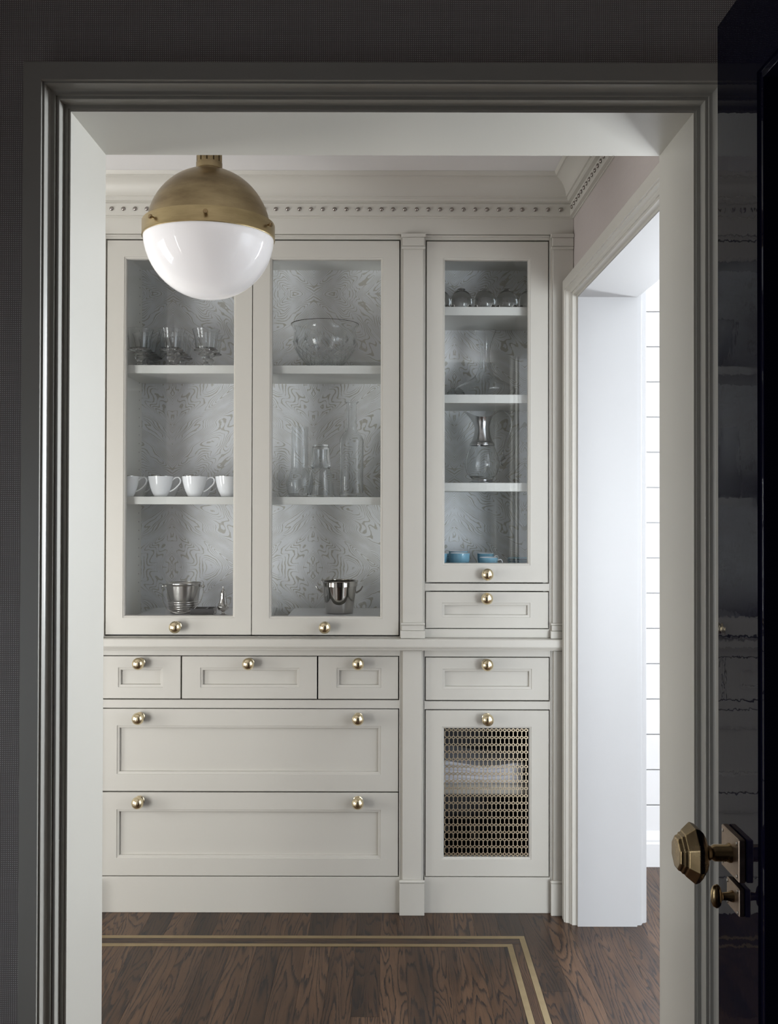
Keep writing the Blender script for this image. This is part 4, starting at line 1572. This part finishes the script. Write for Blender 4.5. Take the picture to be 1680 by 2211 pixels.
v_, f_ = lathe_geo([(0.0, 0.0), (0.003, 0.0), (0.003, 0.003), (0.002, 0.006), (0.0, 0.007)], 12, True, 'Z', (bxx1 + 0.0035, bxy0 + 0.012, zp + 0.008))
obj('latch', v_, f_, M['steel'], ob, True)

# --- silver shaker
shx, shy = PX(483, 3.37), 3.37
sh = thing('salt_shaker', 'small silver footed salt shaker with finial', 'shaker', (shx, shy, zp))
body = sm_prof([(0.0125, 0.0), (0.0125, 0.0015), (0.006, 0.004), (0.0045, 0.008), (0.008, 0.011), (0.0165, 0.017), (0.0205, 0.025), (0.0205, 0.0285), (0.0185, 0.0305), (0.0150, 0.036), (0.0120, 0.050), (0.0105, 0.061)], 4)
v_, f_ = lathe_geo([(0.0, 0.0)] + body + [(0.0, 0.0612)], 36, True, 'Z', (shx, shy, zp))
obj('body', v_, f_, M['chrome'], sh, True, 40)
cap = [(0.0, 0.0613), (0.0112, 0.0613), (0.0112, 0.0635), (0.0102, 0.0645), (0.0100, 0.072), (0.0080, 0.080), (0.0045, 0.0865), (0.0025, 0.0885), (0.0024, 0.0905), (0.0034, 0.0925), (0.0030, 0.0955), (0.0, 0.097)]
v_, f_ = lathe_geo(cap, 32, True, 'Z', (shx, shy, zp))
obj('cap', v_, f_, M['chrome'], sh, True, 40)

# --- polished wine cooler
wx, wy = PX(733.5, 3.43), 3.43
wc = thing('wine_cooler', 'polished steel wine cooler with two small ear handles', 'wine cooler', (wx, wy, zp))
pr_ = [(0.044, 0.0), (0.046, 0.001), (0.0475, 0.004), (0.0530, 0.040), (0.0600, 0.0845), (0.0615, 0.0935), (0.0640, 0.0945), (0.0642, 0.1085), (0.0668, 0.1095), (0.0672, 0.1115), (0.0662, 0.1130)]
v_, f_ = lathe_geo(vessel(pr_, 0.0018, 0.002), 72, True, 'Z', (wx, wy, zp))
obj('body', v_, f_, M['chrome'], wc, True, 35)
for s in (-1, 1):
    hp = smooth_path([(wx + s * 0.0580, wy, zp + 0.070), (wx + s * 0.0655, wy, zp + 0.0735), (wx + s * 0.0740, wy, zp + 0.0800), (wx + s * 0.0800, wy, zp + 0.0895), (wx + s * 0.0825, wy, zp + 0.0935)], 6)
    v_, f_ = tube_geo(hp, lambda t: 0.0042 - 0.0022 * t, 12)
    obj('ear_handle', v_, f_, M['chrome'], wc, True, 60)

# --- right cabinet, top shelf : upturned balloon glasses
bg = [(0.0300, 0.0), (0.0315, 0.0), (0.0365, 0.016), (0.0385, 0.032), (0.0365, 0.047), (0.0300, 0.060), (0.0200, 0.0685), (0.0130, 0.0715), (0.0130, 0.0735), (0.0145, 0.0755), (0.0120, 0.0775), (0.0, 0.0775),
      (0.0, 0.0710), (0.0120, 0.0695), (0.0195, 0.0668), (0.0290, 0.0585), (0.0352, 0.046), (0.0371, 0.032), (0.0352, 0.017)]
root = glass_thing('balloon_glass', 'upturned balloon glass, first from the left, on the top right shelf', 'glass', (PX(948, 3.40), 3.40, ZA + 0.0003), [('bowl', bg, 40, None)], 'upturned balloon glasses on the top right shelf')
for cpx, nm in ((995.5, 'second'), (1045.5, 'third'), (1093.5, 'fourth'), (1143, 'fifth')):
    dup(root, (PX(cpx, 3.40), 3.40, ZA + 0.0003), 'upturned balloon glass, %s from the left, on the top right shelf' % nm)

# --- wide decanter
glass_thing('wine_decanter', 'wide-bottomed glass wine decanter with flared neck', 'decanter', (PX(1047, 3.455), 3.455, ZB + 0.0003),
            [('body', wide_open([(0.070, 0.0), (0.085, 0.004), (0.102, 0.015), (0.1085, 0.028), (0.100, 0.041), (0.078, 0.054), (0.052, 0.067), (0.036, 0.080), (0.0250, 0.100), (0.0185, 0.130), (0.0168, 0.150), (0.0185, 0.175), (0.0255, 0.205), (0.0395, 0.241)], 0.0016, 0.004), 64, None)])
glass_thing('glass_cup', 'small upturned glass behind the wine decanter', 'glass', (PX(984, 3.56), 3.57, ZB + 0.0003),
            [('body', [(0.0300, 0.0), (0.0315, 0.0), (0.0345, 0.018), (0.0320, 0.034), (0.0220, 0.046), (0.0100, 0.0505), (0.0, 0.0510), (0.0, 0.0485), (0.0200, 0.044), (0.0302, 0.033), (0.0328, 0.018)], 36, None)])

# --- glass and pewter pitcher
pxx, pyy, pz = PX(1041, 3.43), 3.43, ZC + 0.0003
pt = thing('pitcher', 'glass-bellied pitcher with pewter neck, spout and wire handle', 'pitcher', (pxx, pyy, pz))
ft = sm_prof([(0.0470, 0.0), (0.0475, 0.0025), (0.0420, 0.006), (0.0355, 0.010), (0.0360, 0.014)], 3)
v_, f_ = lathe_geo([(0.0, 0.0)] + ft + [(0.0, 0.0145)], 44, True, 'Z', (pxx, pyy, pz))
obj('foot', v_, f_, M['pewter'], pt, True, 40)
gb = wide_open([(0.036, 0.015), (0.041, 0.020), (0.053, 0.035), (0.0595, 0.056), (0.0605, 0.072), (0.0560, 0.095), (0.0490, 0.115), (0.0420, 0.1335)], 0.0022, 0.008, 5)
v_, f_ = lathe_geo(gb, 52, True, 'Z', (pxx, pyy, pz))
obj('glass_belly', v_, f_, M['glass'], pt, True, 50)
nk = sm_prof([(0.0440, 0.1325), (0.0445, 0.1355), (0.0425, 0.1385), (0.0435, 0.1410), (0.0385, 0.1455), (0.0330, 0.158), (0.0285, 0.175), (0.0265, 0.192), (0.0265, 0.206), (0.0290, 0.220), (0.0345, 0.232)], 4)
vl = vessel(nk, 0.0016, 0.0)
vl = vl[1:-1]
v_, f_ = lathe_geo(vl, 56, 'loop')
out = []
for x, y, z in v_:
    t = max(0.0, (z - 0.190) / 0.042)
    a = math.atan2(y, x)
    w = max(0.0, -cos(a)) ** 3
    wr = max(0.0, cos(a)) ** 4
    x -= w * t * t * 0.030
    z += w * t * t * 0.022 + wr * t * t * 0.014
    x += wr * t * t * 0.008
    y *= 1 - 0.25 * w * t
    out.append((x + pxx, y + pyy, z + pz))
obj('neck', out, f_, M['pewter'], pt, True, 50)
hp = smooth_path([(0.0400, 0.2430), (0.050, 0.2515), (0.065, 0.2560), (0.084, 0.2500), (0.0990, 0.2330), (0.1040, 0.2080), (0.0985, 0.1800), (0.0860, 0.1480), (0.0760, 0.1200), (0.0730, 0.1080), (0.0760, 0.0985), (0.0830, 0.0900)], 6)
hp2 = [Vector((pxx + a.x, pyy, pz + a.y)) for a in [Vector((q.x, q.y, 0)) for q in hp]]
hp2 += [Vector((pxx + 0.076, pyy, pz + 0.0850)), Vector((pxx + 0.068, pyy, pz + 0.0790)), Vector((pxx + 0.0650, pyy, pz + 0.0730)), Vector((pxx + 0.0700, pyy, pz + 0.0660)), Vector((pxx + 0.0745, pyy, pz + 0.0625))]
v_, f_ = tube_geo(hp2, 0.0025, 8, 2.0)
obj('handle', v_, f_, M['pewter'], pt, True, 60)
v_, f_ = lathe_geo([(0.0, -0.004), (0.003, -0.003), (0.0042, 0.0), (0.003, 0.003), (0.0, 0.004)], 12, True, 'Z', (pxx + 0.0655, pyy, pz + 0.0765))
obj('rivet', v_, f_, M['pewter'], pt, True)

# --- blue cups and saucers, bottom of the right cabinet
zc = CZ + 0.0003


def blue_cup(label, px, y, h, r, handle=True):
    root = thing('blue_cup', label, 'cup', (PX(px, y), y, zc), 'blue cups in the right cabinet')
    X = PX(px, y)
    pr = [(r * 0.55, 0.0), (r * 0.6, 0.002), (r * 0.86, h * 0.28), (r * 0.97, h * 0.6), (r, h)]
    outer = [(0.0, 0.0)] + pr + [(r - 0.001, h + 0.0008)]
    v_, f_ = lathe_geo(outer + [(r - 0.002, h - 0.001), (r * 0.93, h * 0.5), (r * 0.8, h * 0.25), (0.0, h * 0.22)], 36, True, 'Z', (X, y, zc))
    me = obj('body', v_, f_, M['blue'], root, True, 40)
    v_, f_ = lathe_geo([(r - 0.0032, h - 0.001), (r - 0.0005, h + 0.0012), (r - 0.0018, h + 0.0016), (r - 0.0042, h - 0.002), (r * 0.9, h * 0.5), (r * 0.77, h * 0.3), (0.0, h * 0.27)], 36, True, 'Z', (X, y, zc))
    obj('lining', v_, f_, M['porcelain'], root, True, 40)['label'] = 'white glazed inside'
    if handle:
        hp = smooth_path([(X + r * 0.95, y, zc + h * 0.8), (X + r * 1.35, y, zc + h * 0.86), (X + r * 1.5, y, zc + h * 0.62), (X + r * 1.3, y, zc + h * 0.36), (X + r * 0.9, y, zc + h * 0.3)], 6)
        v_, f_ = tube_geo(hp, 0.002, 8)
        obj('handle', v_, f_, M['porcelain'], root, True, 60)
    return root


blue_cup('blue bowl-shaped cup at the front left, whole in view', 993.5, 3.375, 0.0605, 0.034, False)
blue_cup('blue bowl-shaped cup directly behind the front left cup', 990, 3.455, 0.0630, 0.034, False)
blue_cup('blue bowl-shaped cup cut off by the door frame', 945, 3.385, 0.0585, 0.034, False)
blue_cup('low blue coffee cup in the middle, nearer one', 1055, 3.375, 0.0455, 0.032, True)
blue_cup('low blue coffee cup in the middle, farther one', 1049, 3.470, 0.0545, 0.030, True)


def saucers(px, y, n, label0, grp, r=0.044):
    for k in range(n):
        X = PX(px, y)
        z0 = zc + k * 0.0076
        o = thing('blue_saucer', label0 % ('bottom', 'second', 'third', 'fourth', 'fifth', 'sixth', 'top')[k if k < n - 1 else 6], 'saucer', (X, y, z0), grp)
        v_, f_ = lathe_geo([(0.0, 0.0), (0.024, 0.0), (0.026, 0.0015), (0.036, 0.004), (r, 0.0088), (r - 0.0006, 0.0100), (0.034, 0.0066), (0.026, 0.0040), (0.0, 0.0040)], 36, True, 'Z', (X, y, z0))
        obj('dish', v_, f_, M['blue'], o, True, 40)


saucers(968, 3.55, 6, 'blue saucer, %s of the stack behind the blue cups', 'blue saucers in the left stack', 0.036)
saucers(1122, 3.47, 5, 'blue saucer, %s of the stack at the right', 'blue saucers in the right stack')

# --- folded linens behind the brass lattice
def sagx(t):
    # relative height of a fold along its length : high left, dip, rise right
    pts = [(0.0, 0.021), (0.15, 0.0165), (0.35, 0.007), (0.50, 0.0), (0.56, 0.0), (0.75, 0.0065), (0.90, 0.012), (1.0, 0.011)]
    for (a, h0), (b2, h1) in zip(pts, pts[1:]):
        if a <= t <= b2:
            return h0 + (h1 - h0) * (t - a) / (b2 - a)
    return 0.0


nl = 5
lx0_, lx1_ = PX(948, 3.36), PX(1132, 3.36)
for k in range(nl):
    th = 0.0106
    z0 = ZL + 0.0006 + k * 0.0112
    amt = (k + 1) / nl
    amt0 = k / nl
    nx = 22
    X0 = lx0_ + rnd.uniform(-0.003, 0.003)
    X1 = lx1_ + rnd.uniform(-0.006, 0.006)
    Y0 = 3.352 + rnd.uniform(-0.003, 0.003)
    Y1 = 3.585
    ring = [(Y0 + 0.003, 0.0), (Y0, 0.3), (Y0, 0.7), (Y0 + 0.003, 1.0), (Y1, 1.0), (Y1, 0.0)]
    vs, fs = [], []
    for i in range(nx):
        t = i / (nx - 1)
        X = X0 + (X1 - X0) * t
        s1 = sagx(t) * amt
        s0 = sagx(t) * amt0
        for yy, q in ring:
            back = (yy - Y0) / (Y1 - Y0)
            zz = z0 + (s0 + (s1 - s0 + th) * q)
            vs.append((X, yy, zz))
    for i in range(nx - 1):
        for j in range(6):
            j2 = (j + 1) % 6
            fs.append((i * 6 + j, i * 6 + j2, (i + 1) * 6 + j2, (i + 1) * 6 + j))
    fs.append(tuple(range(6)))
    fs.append(tuple(range((nx - 1) * 6, nx * 6)))
    nm = ('lowest', 'second', 'middle', 'fourth', 'topmost')[k]
    tag(obj('folded_linen', vs, fs, M['linen'], None, True, 40), 'folded white linen, %s of the sagging pile behind the brass lattice' % nm, 'linen', 'folded linens behind the brass lattice')

# --- glasses on the floor of the lattice cupboard
ZG = ZK - 0.0097
gprof = [(0.0, 0.0), (0.030, 0.0), (0.0315, 0.002), (0.0330, 0.05), (0.0365, 0.13), (0.0350, 0.13), (0.0315, 0.05), (0.0295, 0.010), (0.0, 0.010)]
root = None
n_ = 0
for ri_, (yy, rn) in enumerate(((3.39, 'front'), (3.50, 'back'))):
    for ci, X in enumerate((0.225, 0.310, 0.395)):
        lb = 'tall glass tumbler, %s row, %s, inside the lattice cupboard' % (rn, ('left', 'middle', 'right')[ci])
        if root is None:
            root = glass_thing('glass_tumbler', lb, 'glass', (X, yy, ZG), [('body', gprof, 36, None)], 'tumblers in the lattice cupboard')
        else:
            dup(root, (X, yy, ZG), lb)
